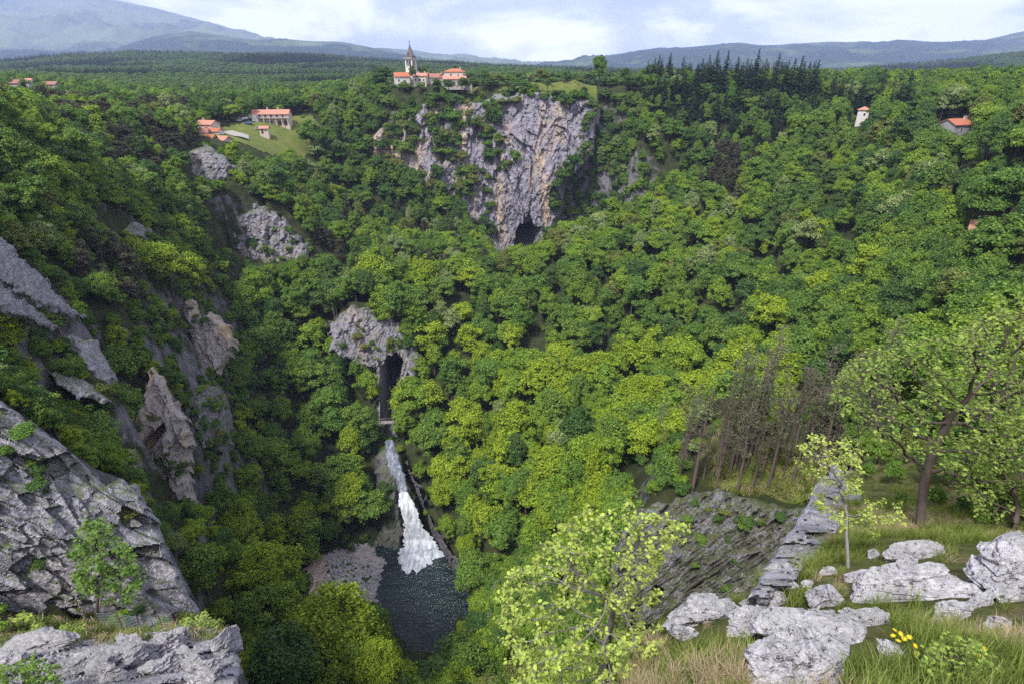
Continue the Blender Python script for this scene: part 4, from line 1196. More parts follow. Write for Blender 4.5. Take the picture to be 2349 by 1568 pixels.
# tall conifers on the skyline right of the church
for u, vt, vb in [(1482, 152, 205), (1506, 143, 210), (1530, 139, 212), (1560, 145, 215), (1603, 150, 215), (1617, 145, 220), (1634, 137, 222), (1656, 139, 226), (1680, 150, 230), (1700, 155, 235), (1722, 138, 236), (1742, 156, 240), (1768, 146, 244), (1790, 160, 248), (1804, 157, 250), (1820, 153, 250), (1838, 166, 252), (1856, 160, 255), (1900, 190, 262), (1916, 200, 262), (1938, 194, 265), (1965, 205, 268), (2003, 205, 275), (2030, 215, 280), (2060, 184, 285), (2046, 205, 285), (1590, 165, 235), (1650, 170, 245), (1710, 170, 250), (1760, 175, 255)]:
    g = hit(u, vb, 180)
    d = proj(g)[2]
    add_tree(g, float(np.clip((vb - vt) * d / F * 1.1, 8, 30)), 'spruce', 'spruce', True, None, rs.uniform(0.9, 1.5))

# scrub right of the church cliff
for k in range(60):
    g = hit(rs.uniform(1300, 1440), rs.uniform(290, 480), 250)
    add_tree(g - np.array((0, 0.5, 0.8)), rs.uniform(3, 6.5), 'shrub', ['deep', 'mid', 'deep'][k % 3])
# trees of the village and the common: pixel of foot, height px, width px, kind, colour
for u, vb, hp, wp, kd, col, y in [(882, 200, 46, 52, 'broadleaf', 'deep', 366), (868, 203, 34, 34, 'broadleaf', 'deep', 362), (948, 196, 46, 20, 'broadleaf', 'deep', 358), (973, 184, 30, 22, 'broadleaf', 'deep', 376), (990, 186, 20, 18, 'broadleaf', 'olive', 375), (1046, 178, 26, 15, 'broadleaf', 'deep', 380), (1111, 192, 36, 22, 'broadleaf', 'deep', 366),
                                (1375, 196, 62, 46, 'broadleaf', 'mid', 366), (1431, 200, 44, 44, 'broadleaf', 'deep', 362), (1300, 196, 30, 32, 'broadleaf', 'deep', 362), (1240, 196, 34, 34, 'broadleaf', 'olive', 366), (1215, 196, 28, 30, 'broadleaf', 'pale', 368), (1165, 200, 28, 34, 'broadleaf', 'mid', 360), (1140, 202, 30, 30, 'broadleaf', 'olive', 358), (1120, 206, 26, 30, 'broadleaf', 'deep', 356), (1190, 206, 20, 26, 'broadleaf', 'deep', 354),
                                (1210, 208, 24, 30, 'broadleaf', 'mid', 353), (1255, 206, 26, 30, 'broadleaf', 'deep', 354), (1270, 196, 18, 24, 'broadleaf', 'mid', 370), (1330, 196, 22, 24, 'broadleaf', 'olive', 372), (1395, 197, 20, 28, 'broadleaf', 'mid', 372), (1085, 206, 30, 36, 'broadleaf', 'deep', 353), (1060, 210, 30, 36, 'broadleaf', 'deep', 352), (1030, 210, 26, 36, 'broadleaf', 'deep', 352), (1000, 210, 28, 34, 'broadleaf', 'deep', 354), (965, 212, 24, 32, 'broadleaf', 'mid', 355), (930, 212, 24, 34, 'broadleaf', 'mid', 358), (905, 214, 24, 32, 'broadleaf', 'mid', 358), (880, 218, 26, 34, 'broadleaf', 'mid', 356),
                                (1420, 210, 30, 40, 'broadleaf', 'mid', 352), (1340, 212, 22, 30, 'broadleaf', 'deep', 350), (1370, 214, 22, 30, 'broadleaf', 'deep', 350), (1310, 212, 18, 26, 'broadleaf', 'mid', 350), (1450, 205, 40, 44, 'broadleaf', 'deep', 356), (1180, 196, 16, 22, 'broadleaf', 'mid', 375), (1372, 206, 24, 30, 'broadleaf', 'mid', 353), (1390, 204, 28, 34, 'broadleaf', 'deep', 356), (1405, 202, 26, 32, 'broadleaf', 'mid', 362), (1382, 196, 20, 30, 'broadleaf', 'deep', 378), (1408, 196, 22, 34, 'broadleaf', 'mid', 384), (1290, 208, 16, 26, 'broadleaf', 'mid', 351), (1275, 210, 18, 28, 'broadleaf', 'deep', 351), (1325, 208, 14, 22, 'broadleaf', 'mid', 351)]:
    g = P(u, vb, y)
    d = proj(g)[2]
    h_ = hp * d / F
    g[2] = min(g[2], float(zt(g[0], g[1])) + 0.2) if u > 1090 else g[2] - 0.5
    add_tree(g, h_, kd, col, True, None, (wp * d / F) / (8.0 * h_ / 10.0))

# shrubs on the green parts of the church cliff and other faces
def shrubs_on(key, n, hmin, hmax, avoid, seed):
    r = ROCKS[key]
    U, V = r['UV']; rs2 = np.random.default_rng(seed)
    ii = np.nonzero((r['in'] & inpoly(U, V, r['poly'])).ravel())[0]
    got = 0
    for j in rs2.permutation(ii):
        u, v = U.ravel()[j], V.ravel()[j]
        if any(inpoly(np.array([u]), np.array([v]), a)[0] for a in avoid): continue
        if 'cave' in r and polydist(np.array([u]), np.array([v]), r['cave'])[0] < 12: continue
        p = r['pts'].reshape(-1, 3)[j]
        t = dict(p=p + np.array((0, -0.2, -0.8)), h=rs2.uniform(hmin, hmax), kind='shrub', i=int(rs2.integers(3)), sx=rs2.uniform(0.9, 1.5), rot=rs2.uniform(0, 6.28), col=['deep', 'mid', 'olive', 'deep'][rs2.integers(4)])
        t['s'] = t['h'] / 4.0; t['r'] = 2.4 * t['s']
        TREES.append(t)
        got += 1
        if got >= n: break
shrubs_on('church', 200, 3.0, 7.5, BARE, 1)
shrubs_on('church', 16, 1.6, 3.2, [BARE[0][:3]], 11)
shrubs_on('church', 34, 2.5, 5.5, [[(0, 0), (1338, 0), (1338, 300), (1296, 380), (1264, 420), (1264, 700), (0, 700)]], 12)
shrubs_on('great_slab', 26, 0.5, 1.6, [], 2)
shrubs_on('ivy_crag', 24, 1.5, 3.4, [], 3)
shrubs_on('overhang', 16, 0.8, 2.0, [], 4)
shrubs_on('stump_crag', 6, 1.2, 2.6, [], 5)
shrubs_on('strata', 40, 0.4, 1.2, [], 6)
shrubs_on('arch', 10, 1.5, 3.0, [], 7)
shrubs_on('side_crag', 26, 1.0, 2.4, [], 8)

# scrubby wood behind the near trees on the right
for u, v, hp, col in [(2010, 1065, 90, 'mid'), (2060, 1010, 110, 'mid'), (2130, 1000, 130, 'deep'), (2200, 985, 140, 'mid'), (2270, 970, 150, 'deep'), (2340, 960, 160, 'mid'), (2040, 1110, 80, 'mid'), (2110, 1110, 90, 'deep'), (2180, 1120, 110, 'deep'), (2250, 1120, 120, 'mid'), (2330, 1120, 130, 'deep'), (2290, 1180, 90, 'deep'), (2200, 1180, 70, 'deep'), (2150, 1060, 110, 'mid'), (2080, 1060, 90, 'olive'), (2230, 1050, 120, 'deep'), (2310, 1050, 130, 'mid'), (2390, 1080, 160, 'deep'), (2360, 1190, 90, 'mid'), (1985, 1100, 60, 'mid'), (2140, 1160, 60, 'mid'), (2060, 1160, 50, 'mid'), (2250, 1200, 60, 'mid')]:
    g = hitn(u, v, 6, 32)
    add_tree(g - np.array((0, 0, 0.1)), hp * proj(g)[2] / F, 'broadleaf', col, True)

for k in range(16):
    g = hit(rs.uniform(1540, 1990), rs.uniform(990, 1090), 42, 120)
    add_tree(g - np.array((0, 0, 0.2)), rs.uniform(2.5, 5.5), 'broadleaf', ['fresh', 'mid', 'pale'][k % 3], True)
for k in range(26):
    g = hit(rs.uniform(1470, 1570), rs.uniform(1010, 1140), 40, 110)
    add_tree(g - np.array((0, 0, 0.3)), rs.uniform(1.2, 3.4), 'shrub', ['mid', 'fresh', 'deep'][k % 3])
# pines on the ledge: trunk foot in the photo, height in metres
for k in range(64):
    if k < 16:
        u, v = [(1555, 1120), (1588, 1126), (1612, 1105), (1640, 1128), (1668, 1116), (1690, 1130), (1724, 1128), (1742, 1110), (1760, 1122), (1790, 1112), (1812, 1128), (1835, 1100), (1870, 1110), (1700, 1090), (1650, 1085), (1900, 1090)][k]
    else:
        u, v = rs.uniform(1500, 2000), rs.uniform(985, 1095)
    g = hit(u, v, 42, 120)
    add_tree(g, rs.uniform(6.5, 14), 'pine', 'greypine' if rs.random() < 0.65 else 'pine', True)

# ------------------------------------------------------------------ how much of each tree shows
order = sorted(range(len(TREES)), key=lambda i: proj(TREES[i]['p'])[2])
ZB = np.zeros((392, 588), bool)
for nm_ in ('church', 'great_slab', 'overhang', 'ivy_crag'):
    pass
tb = np.stack([np.arange(588) * 4.0 + 2] * 392, 0); vb_ = np.stack([np.arange(392) * 4.0 + 2] * 588, 1)
ZB |= inpoly(tb, vb_, [(1450, 1568), (1450, 1420), (1700, 1370), (1780, 1310), (1850, 1190), (1900, 1010), (2000, 850), (2349, 720), (2349, 1568)])
ZB |= inpoly(tb, vb_, [(1130, 1340), (1270, 1190), (1420, 1140), (1640, 1190), (1530, 1300), (1540, 1568), (1180, 1568)])
ZB |= inpoly(tb, vb_, ROCKS['great_slab']['poly'])
for i in order:
    t = TREES[i]
    c = t['p'] + np.array((0, 0, t['h'] * 0.55))
    u, v, d = proj(c)
    R = t['r'] / d * F / 4; Rv = t['h'] * 0.45 / d * F / 4
    x0, x1, y0, y1 = int(max(0, u / 4 - R)), int(min(587, u / 4 + R)), int(max(0, v / 4 - Rv)), int(min(391, v / 4 + Rv))
    t['px'] = 0.0
    if x1 < x0 or y1 < y0: continue
    yy_, xx_ = np.mgrid[y0:y1 + 1, x0:x1 + 1]
    m = ((xx_ + .5 - u / 4) / max(R, .7)) ** 2 + ((yy_ + .5 - v / 4) / max(Rv, .7)) ** 2 <= 1
    sub = ZB[y0:y1 + 1, x0:x1 + 1]
    t['px'] = float((m & ~sub).sum())
    sub |= m
    t['uv'] = (float(u), float(v))

LMARK = [(960, 150, 'beside the church'), (630, 270, 'by the long red roofed house'), (480, 300, 'by the stepped red roofs'), (1220, 330, 'on the church cliff'), (1000, 330, 'on the cliff below the church'), (1210, 560, 'by the upper cave mouth'), (900, 480, 'in the hollow left of the cliff'),
         (700, 420, 'below the hamlet meadow'), (600, 520, 'around the left ridge crag'), (380, 420, 'on the upper left slope'), (120, 400, 'near the upper left edge'), (120, 620, 'above the tilted left slab'), (380, 640, 'on the left wall spur'), (240, 800, 'around the leaning rock fin'), (480, 780, 'by the pinkish rock stump'),
         (330, 950, 'above the orange overhang'), (560, 900, 'in the gully right of the overhang'), (830, 760, 'around the rock over the river cave'), (720, 950, 'left of the river cave'), (900, 900, 'at the river cave mouth'), (1000, 620, 'along the path on the ridge'), (1250, 590, 'on the ridge below the cliff'), (1450, 480, 'on the right end of the ridge'),
         (1550, 330, 'right of the church cliff'), (1700, 230, 'in the skyline conifer stand'), (1900, 330, 'below the skyline conifers'), (2150, 330, 'by the right hand houses'), (2050, 500, 'on the upper right slope'), (2250, 600, 'near the right edge'), (1650, 560, 'in the middle of the right slope'), (1850, 700, 'low on the right slope'), (1350, 720, 'on the slope facing the pool'),
         (1150, 780, 'right of the river cave'), (1650, 850, 'behind the pine ledge'), (1400, 920, 'above the pool on the right'), (1100, 1000, 'right of the torrent'), (1050, 1180, 'right of the waterfall'), (820, 1150, 'left of the waterfall'), (650, 1200, 'above the driftwood beach'), (480, 1280, 'at the foot of the great slab'), (600, 1380, 'left of the beach'), (800, 1450, 'in front of the beach'),
         (650, 1530, 'at the bottom edge left of the pool'), (1000, 1540, 'at the bottom edge below the pool'), (1120, 1400, 'beside the pool on the right'), (1280, 1150, 'behind the pale green near tree'), (1750, 1060, 'on the grassy pine ledge'), (1620, 390, 'in the brown pine patch'), (760, 540, 'in the grey pine patch'), (150, 1150, 'on the great slab'), (1650, 1280, 'on the mossy strata')]
LMP = np.array([(a, b) for a, b, c in LMARK], float)
CNAME = {'lime': 'bright yellow-green', 'fresh': 'fresh light green', 'mid': 'mid green', 'deep': 'dark green', 'pale': 'pale grey-green', 'olive': 'olive', 'white': 'whitish flowering', 'pine': 'brownish', 'greypine': 'thin grey-brown', 'spruce': 'blackish green'}
KNAME = {'broadleaf': ('broadleaf_tree', 'leafy tree', 'tree'), 'shrub': ('shrub', 'shrub', 'shrub'), 'spruce': ('conifer_tree', 'conifer', 'conifer'), 'pine': ('pine_tree', 'tall pine', 'pine'), 'dpine': ('pine_tree', 'spreading pine', 'pine')}

rank = {}
for kk, cap in (('broadleaf', 300), ('shrub', 300), ('spruce', 300), ('pinefam', 300)):
    L_ = [i for i, t in enumerate(TREES) if (t['kind'] in ('pine', 'dpine') if kk == 'pinefam' else t['kind'] == kk) and t['px'] >= 2]
    L_.sort(key=lambda i: -TREES[i]['px'])
    for i in L_[:cap]: rank[i] = True
def leafmat(col): return M['leaf_' + col]
ORD = ['', 'second', 'third', 'fourth', 'fifth', 'sixth', 'seventh', 'eighth', 'ninth', 'tenth', 'eleventh', 'twelfth', 'thirteenth', 'fourteenth', 'fifteenth', 'sixteenth', 'seventeenth', 'eighteenth', 'nineteenth', 'twentieth']
ORD += ['twenty-' + q for q in ['first'] + ORD[1:9]] + ['thirtieth'] + ['thirty-' + q for q in ['first'] + ORD[1:9]] + ['fortieth']
bylab = {}
for i in rank:
    t = TREES[i]
    u, v = t['uv']
    lm = LMARK[int(np.argmin(np.hypot(LMP[:, 0] - u, LMP[:, 1] - v)))][2]
    big = ''
    lab = f"{CNAME[t['col']]} {KNAME[t['kind']][1]} {lm}"
    bylab.setdefault(lab, []).append(i)
for lab, L_ in bylab.items():
    L_.sort(key=lambda i: TREES[i]['uv'][0])
    n = len(L_)
    for k, i in enumerate(L_):
        if n == 1: s_ = lab
        elif k == 0: s_ = 'leftmost ' + lab
        elif k == n - 1: s_ = 'rightmost ' + lab
        elif k < len(ORD) and k <= n // 2: s_ = lab + f', {ORD[k]} from left'
        elif n - 1 - k < len(ORD): s_ = lab + f', {ORD[n - 1 - k]} from right'
        else: s_ = lab + ', mid row'
        TREES[i]['label'] = s_
        TREES[i]['group'] = lab.split(' ', 1)[1] if False else KNAME[TREES[i]['kind']][1] + 's ' + ' '.join(lab.split(KNAME[TREES[i]['kind']][1] + ' ')[1:])
REST = {}
for i, t in enumerate(TREES):
    pr = SETS[t['kind']][t['i']]
    if i in rank:
        nm_, kn, cat = KNAME[t['kind']]
        root = link(nm_, None, None, t['p'], (0, 0, t['rot']), (t['s'] * t['sx'], t['s'] * t['sx'], t['s']))
        root.empty_display_size = 0.5
        tag(root, t['label'], cat, t['group'])
        link('trunk', pr['trunk'], root)
        c = link('crown', pr['crown'], root)
        c.material_slots[0].link = 'OBJECT'
        c.material_slots[0].material = leafmat(t['col'])
    else:
        REST.setdefault('pine' if t['kind'] == 'dpine' else t['kind'], []).append(t)

# ------------------------------------------------------------------ the rest of the woods: uncountable, instanced
def joined_proto(pr, leafm, bark):
    nv = len(pr['v'])
    tv = np.array(pr['t'].v); tf = [tuple(q + nv for q in f) for f in pr['t'].f]
    fs = [tuple(f) for f in pr['f']] + tf
    me = mesh_from('tree_shape', np.concatenate([pr['v'], tv]), fs, False, [leafm, M[bark]], [0] * len(pr['f']) + [1] * len(tf))
    at = me.attributes.new('leaf_tone', 'FLOAT', 'FACE')
    at.data.foreach_set('value', np.random.default_rng(nv).random(len(fs)).astype(np.float32))
    return bpy.data.objects.new('tree_shape', me)

def scatter(name, label, cat, shapes, P_, S_, R_, I_):
    """one object that plants shapes[I] at P with scale S and turn R"""
    coll = bpy.data.collections.new(name + '_shapes')
    for k, o in enumerate(shapes):
        o.name = f'{name}_{k:03d}'
        coll.objects.link(o)
    order_ = sorted(range(len(shapes)), key=lambda k: shapes[k].name)
    inv = {k: j for j, k in enumerate(order_)}
    me = bpy.data.meshes.new(name)
    P_ = np.asarray(P_, np.float32)
    me.vertices.add(len(P_)); me.vertices.foreach_set('co', P_.ravel())
    a = me.attributes.new('s', 'FLOAT_VECTOR', 'POINT'); a.data.foreach_set('vector', np.asarray(S_, np.float32).ravel())
    a = me.attributes.new('r', 'FLOAT_VECTOR', 'POINT'); a.data.foreach_set('vector', np.asarray(R_, np.float32).ravel())
    a = me.attributes.new('k', 'INT', 'POINT'); a.data.foreach_set('value', np.array([inv[k] for k in I_], np.int32))
    o = link(name, me)
    ng = bpy.data.node_groups.new(name, 'GeometryNodeTree')
    ng.interface.new_socket('Geometry', in_out='INPUT', socket_type='NodeSocketGeometry')
    ng.interface.new_socket('Geometry', in_out='OUTPUT', socket_type='NodeSocketGeometry')
    gi = ng.nodes.new('NodeGroupInput'); go = ng.nodes.new('NodeGroupOutput')
    ip = ng.nodes.new('GeometryNodeInstanceOnPoints')
    ci = ng.nodes.new('GeometryNodeCollectionInfo')
    ci.inputs['Collection'].default_value = coll
    ci.inputs['Separate Children'].default_value = True
    ci.inputs['Reset Children'].default_value = True
    def attr(nm, ty):
        q = ng.nodes.new('GeometryNodeInputNamedAttribute'); q.data_type = ty; q.inputs['Name'].default_value = nm
        return q.outputs['Attribute']
    er = ng.nodes.new('FunctionNodeEulerToRotation')
    L = ng.links
    L.new(gi.outputs[0], ip.inputs['Points']); L.new(ci.outputs[0], ip.inputs['Instance'])
    ip.inputs['Pick Instance'].default_value = True
    L.new(attr('k', 'INT'), ip.inputs['Instance Index'])
    L.new(attr('r', 'FLOAT_VECTOR'), er.inputs[0]); L.new(er.outputs[0], ip.inputs['Rotation'])
    L.new(attr('s', 'FLOAT_VECTOR'), ip.inputs['Scale'])
    L.new(ip.outputs[0], go.inputs[0])
    md = o.modifiers.new('scatter', 'NODES'); md.node_group = ng
    return tag(o, label, cat, kind='stuff')

for kind, L_ in REST.items():
    keys = {}
    shapes = []
    I_ = []
    for t in L_:
        k = (t['kind'], t['i'], t['col'])
        if k not in keys:
            keys[k] = len(shapes)
            shapes.append(joined_proto(SETS[t['kind']][t['i']], leafmat(t['col']), 'bark_pine' if 'pine' in t['kind'] else 'bark'))
        I_.append(keys[k])
    nm_ = {'broadleaf': 'woodland', 'shrub': 'scrub', 'spruce': 'conifer_woodland', 'pine': 'pine_woodland'}[kind]
    lb_ = {'broadleaf': 'dense green broadleaf woodland covering the gorge', 'shrub': 'scattered scrub on the cliffs', 'spruce': 'dark conifers massed on the skyline', 'pine': 'brownish pines mixed into the woods'}[kind]
    scatter(nm_, lb_, 'woodland', shapes, [t['p'] for t in L_], [(t['s'] * t['sx'], t['s'] * t['sx'], t['s']) for t in L_], [(0, 0, t['rot']) for t in L_], I_)

# far woods on the plateau
rf = np.random.default_rng(77)
N_ = 60000
yf_ = 470 + 1500 * rf.random(N_) ** 1.25
xf_ = rf.uniform(-1, 1, N_) * (yf_ * 0.86 + 60)
zf_ = zbase(xf_, yf_) + fbm(np.stack([xf_, yf_, xf_ * 0], -1) / 160, 3, 9) * 6 * sstep(500, 900, yf_)
dark = fbm(np.stack([xf_ / 180, yf_ / 130, xf_ * 0], -1), 3, 40) + 0.25 * sstep(1200, 1600, yf_)
con = dark > 0.12
I_ = np.where(con, 6 + rf.integers(2, size=N_), np.where(rf.random(N_) < 0.3, 3 + rf.integers(3, size=N_), rf.integers(3, size=N_)))
shapes = [joined_proto(p, M['leaf_far'], 'bark') for p in FARB] + [joined_proto(p, M['leaf_deep'], 'bark') for p in FARB] + [joined_proto(p, M['leaf_fard'], 'bark') for p in FARC]
sc_ = rf.uniform(0.7, 1.25, N_)
scatter('far_woodland', 'far woods rolling over the plateau to the hills', 'woodland', shapes, np.stack([xf_, yf_, zf_ - 0.5], -1), np.stack([sc_ * 1.15, sc_ * 1.15, sc_], -1), np.stack([0 * xf_, 0 * xf_, rf.uniform(0, 6.28, N_)], -1), I_)

# ------------------------------------------------------------------ meadows, yard, road, beach: sheets lying on the ground
def drape(name, label, poly, mat, lift=0.35, step=1.5, kind='structure', rag=1.5):
    q_ = np.array(poly)
    X, Y = np.meshgrid(np.arange(q_[:, 0].min() - 3, q_[:, 0].max() + 3, step), np.arange(q_[:, 1].min() - 3, q_[:, 1].max() + 3, step))
    n1 = rag * vnoise(np.stack([X / 6, Y / 6, X * 0], -1), 1); n2 = rag * vnoise(np.stack([X / 6, Y / 6, X * 0], -1), 2)
    ins_ = inpoly(X + n1, Y + n2, poly)
    kq = ins_[:-1, :-1] & ins_[1:, :-1] & ins_[:-1, 1:] & ins_[1:, 1:]
    f = grid_faces(*X.shape, kq)
    if len(f) == 0: return None
    uv_ = np.unique(f); rm = np.full(X.size, -1); rm[uv_] = np.arange(len(uv_))
    pts = np.stack([X, Y, zt(X, Y) + lift], -1).reshape(-1, 3)[uv_]
    return tag(link(name, mesh_from(name, pts, rm[f], True, [M[mat]])), label, kind=kind)
M['meadow2'] = meadow_mat('meadow2', (0.075, 0.105, 0.022), (0.135, 0.145, 0.04), 0.22)
M['ledge_grass'] = meadow_mat('ledge_grass', (0.07, 0.10, 0.018), (0.14, 0.17, 0.035), 0.5)
M['gravel'] = simple('gravel', (0.36, 0.325, 0.315), 0.95, 0.5, 2.2)
M['asphalt'] = simple('asphalt', (0.30, 0.28, 0.30), 0.9, 0.2, 1.0)
M['yard'] = simple('yard', (0.30, 0.28, 0.26), 0.9, 0.2, 0.6)
drape('meadow', 'sunny green meadow below the hamlet', MEAD_W, 'meadow2', 0.3)
drape('meadow', 'grassy common beside the church village', GREEN_W, 'meadow2', 0.3, rag=5.0)
drape('grass_ledge', 'shady grass under the pines', LEDGE_W, 'ledge_grass', 0.15, 1.0)
def strip(name, label, ptsuvy, width, mat, lift=0.7):
    c = np.array([P(u, v, y) for u, v, y in ptsuvy])
    t = np.linspace(0, len(c) - 1, 30)
    cx = np.interp(t, np.arange(len(c)), c[:, 0]); cy_ = np.interp(t, np.arange(len(c)), c[:, 1])
    dx, dy = np.gradient(cx), np.gradient(cy_); L = np.hypot(dx, dy); nx_, ny_ = -dy / L, dx / L
    rows = []
    for s_ in (-0.5, -0.17, 0.17, 0.5):
        X = cx + nx_ * s_ * width; Y = cy_ + ny_ * s_ * width
        rows.append(np.stack([X, Y, np.maximum(zt(X, Y), zt(cx, cy_) - 0.3) + lift], -1))
    return tag(link(name, mesh_from(name, np.stack(rows), grid_faces(4, 30)[:, ::-1], True, [M[mat]])), label, kind='structure')
strip('road', 'pale lane climbing past the long house', [(548, 300, 318), (588, 292, 335), (640, 275, 352), (690, 258, 380), (740, 244, 410)], 3.2, 'asphalt')
strip('yard', 'pale gravel yard between the farm buildings', [(520, 314, 300), (545, 320, 298), (572, 322, 300)], 9, 'yard', 0.55)

# the beach: gravel sheet, loose stones, drift logs
bX, bY = np.meshgrid(np.arange(BEACH_W[:, 0].min() - 4, BEACH_W[:, 0].max() + 4, 0.8), np.arange(BEACH_W[:, 1].min() - 4, BEACH_W[:, 1].max() + 4, 0.8))
bI = inpoly(bX, bY, [tuple(p) for p in BEACH_W])
kq = bI[:-1, :-1] & bI[1:, :-1] & bI[:-1, 1:] & bI[1:, 1:]
bf = grid_faces(*bX.shape, kq); ub = np.unique(bf); rm = np.full(bX.size, -1); rm[ub] = np.arange(len(ub))
bZ = zt(bX, bY) + 0.35 + 0.25 * fbm(np.stack([bX, bY, bX * 0], -1) / 2.5, 3, 61)
tag(link('gravel_beach', mesh_from('gravel_beach', np.stack([bX, bY, bZ], -1).reshape(-1, 3)[ub], rm[bf], True, [M['gravel']])), 'pinkish gravel bank left of the pool', kind='structure')

def stone_verts(seed, n=10, planes=9, rough=0.12, boxy=3.2):
    """faceted stone of unit half-size: rounded box cut by random planes, broken by noise"""
    rs_ = np.random.default_rng(seed)
    lin = np.linspace(-1, 1, n)
    vs_ = []; fs_ = []; idx = {}
    def vid(p):
        k = tuple(np.round(p, 5))
        if k not in idx:
            idx[k] = len(vs_); vs_.append(p)
        return idx[k]
    for ax in range(3):
        for sg in (-1, 1):
            for i in range(n - 1):
                for j in range(n - 1):
                    q4 = []
                    for (a, b) in ((i, j), (i + 1, j), (i + 1, j + 1), (i, j + 1)):
                        p = [0, 0, 0]; p[ax] = sg; p[(ax + 1) % 3] = lin[a]; p[(ax + 2) % 3] = lin[b]
                        q4.append(vid(tuple(p)))
                    fs_.append(tuple(q4) if sg > 0 else tuple(q4[::-1]))
    v = np.array(vs_, float)
    nr = (np.abs(v) ** boxy).sum(1) ** (1 / boxy)
    v = v / nr[:, None]
    for _ in range(planes):
        d = rs_.normal(size=3); d /= np.linalg.norm(d)
        c = rs_.uniform(0.55, 0.85)
        t = v @ d
        v = v - np.maximum(t - c, 0)[:, None] * d * 0.93
    nrm = v / (np.linalg.norm(v, axis=1, keepdims=True) + 1e-9)
    nz = rough * (fbm(v * 1.6 + seed, 4, seed, 0.55) + 0.6 * fbm(v * np.array((1.3, 1.3, 4.5)) + seed * 2, 3, seed + 9, 0.5, True))
    return v + nrm * nz[:, None], fs_
def stone_mesh(seed, n, mat, **k):
    v, f = stone_verts(seed, n, **k)
    return mesh_from('stone', v, f, True, [M[mat]])
M['pebble'] = simple('pebble', (0.38, 0.355, 0.35), 0.9, 0.35, 0.8)
M['drift'] = simple('drift', (0.48, 0.36, 0.31), 0.9, 0.35, 0.7)
rb = np.random.default_rng(5)
sp = []
while len(sp) < 1500:
    x, y = rb.uniform(BEACH_W[:, 0].min(), BEACH_W[:, 0].max()), rb.uniform(BEACH_W[:, 1].min(), BEACH_W[:, 1].max())
    if inpoly(np.array([x]), np.array([y]), [tuple(p) for p in BEACH_W])[0]: sp.append((x, y))
sp = np.array(sp)
ss = 0.14 + 0.5 * rb.random(len(sp)) ** 4
scatter('gravel', 'loose pale stones on the bank left of the pool', 'stones', [bpy.data.objects.new('stone_shape', stone_mesh(600 + i, 5, 'pebble')) for i in range(3)], np.stack([sp[:, 0], sp[:, 1], zt(sp[:, 0], sp[:, 1]) + 0.45], -1), np.stack([ss, ss, ss * 0.7], -1), rb.uniform(0, 3, (len(sp), 3)), rb.integers(3, size=len(sp)))
lg = MB()
for k in range(220):
    t = rb.random()
    a = Pz(708 + rb.normal() * 9 + t * 18, 1385 - t * 95, ZW + 1.6); ang = math.radians(rb.normal(62, 16)); L = rb.uniform(1.5, 6.5)
    c_ = np.array((a[0], a[1], float(zt(a[0], a[1])) + 0.5 + rb.uniform(0, 0.6)))
    dv = np.array((math.cos(ang), math.sin(ang), rb.normal() * 0.05)) * L / 2
    r_ = rb.uniform(0.12, 0.34)
    lg.tube([c_ - dv, c_ + rb.normal(size=3) * 0.1, c_ + dv], [r_, r_ * 0.9, r_ * 0.5], 5)
tag(lg.obj('driftwood', M['drift']), 'fan of bleached drift logs heaped on the gravel bank', 'driftwood', kind='stuff')
bp = []
for k in range(60):
    u, v = rb.uniform(720, 850), rb.uniform(1285, 1345)
    g = Pz(u, v, ZW + 1.8); bp.append((g[0], g[1], float(zt(g[0], g[1])) + 0.2))
scatter('riverside_plants', 'low green plants dotted over the gravel bank', 'plants', [joined_proto(BUSH[i], M['leaf_mid'], 'bark') for i in range(2)], bp, np.full((60, 3), 0.16) * rb.uniform(.6, 1.5, (60, 1)), np.stack([np.zeros(60), np.zeros(60), rb.uniform(0, 6, 60)], -1), rb.integers(2, size=60))
# drift and wet rocks at the near end of the pool
lg = MB()
for k in range(70):
    a = Pz(rb.uniform(930, 985), rb.uniform(1497, 1535), ZW + 1.0)
    ang = rb.normal(0.2, 0.4); L = rb.uniform(1.2, 4)
    c_ = np.array((a[0], a[1], ZW + rb.uniform(0.2, 1.6))); dv = np.array((math.cos(ang), math.sin(ang), rb.normal() * 0.1)) * L / 2
    r_ = rb.uniform(0.06, 0.2)
    lg.tube([c_ - dv, c_ + dv], [r_, r_ * 0.5], 5)
tag(lg.obj('driftwood', M['drift']), 'tangle of drift logs jammed at the near end of the pool', 'driftwood', kind='stuff')

# ------------------------------------------------------------------ buildings
M['wall_white'] = simple('wall_white', (0.62, 0.58, 0.56), 0.9, 0.1, 0.7)
M['wall_cream'] = simple('wall_cream', (0.52, 0.44, 0.38), 0.9, 0.15, 0.7)
M['wall_stone'] = simple('wall_stone', (0.40, 0.35, 0.34), 0.9, 0.25, 1.6)
M['wall_grey'] = simple('wall_grey', (0.30, 0.29, 0.31), 0.9, 0.2, 1.0)
M['spire'] = simple('spire', (0.14, 0.115, 0.12), 0.8, 0.25, 1.5)
M['glass_dark'] = simple('glass_dark', (0.025, 0.027, 0.035), 0.15, 0.2, 1.0, 0.5)
M['wood_dark'] = simple('wood_dark', (0.10, 0.055, 0.04), 0.7, 0.3, 3.0)
M['frame_white'] = simple('frame_white', (0.60, 0.57, 0.55), 0.7, 0.1, 3.0)
M['iron'] = simple('iron', (0.05, 0.05, 0.055), 0.5, 0.2, 5.0, 0.5)
def tile_mat(name, col):
    t = NT(name)
    ps = t.pos(obj=True)
    n = t.noise(0.8, 6, 0.7, ps)
    c = t.mix(n, tuple(q * 0.6 for q in col), tuple(min(1, q * 1.35) for q in col))
    wv = t.add('ShaderNodeTexWave', Scale=2.2, Distortion=0.4); wv.bands_direction = 'X'
    t.l.new(ps, wv.inputs['Vector'])
    return t.done(t.bsdf(c, 0.85, t.bump(wv.outputs['Fac'], 0.6, 0.08), 0.2))
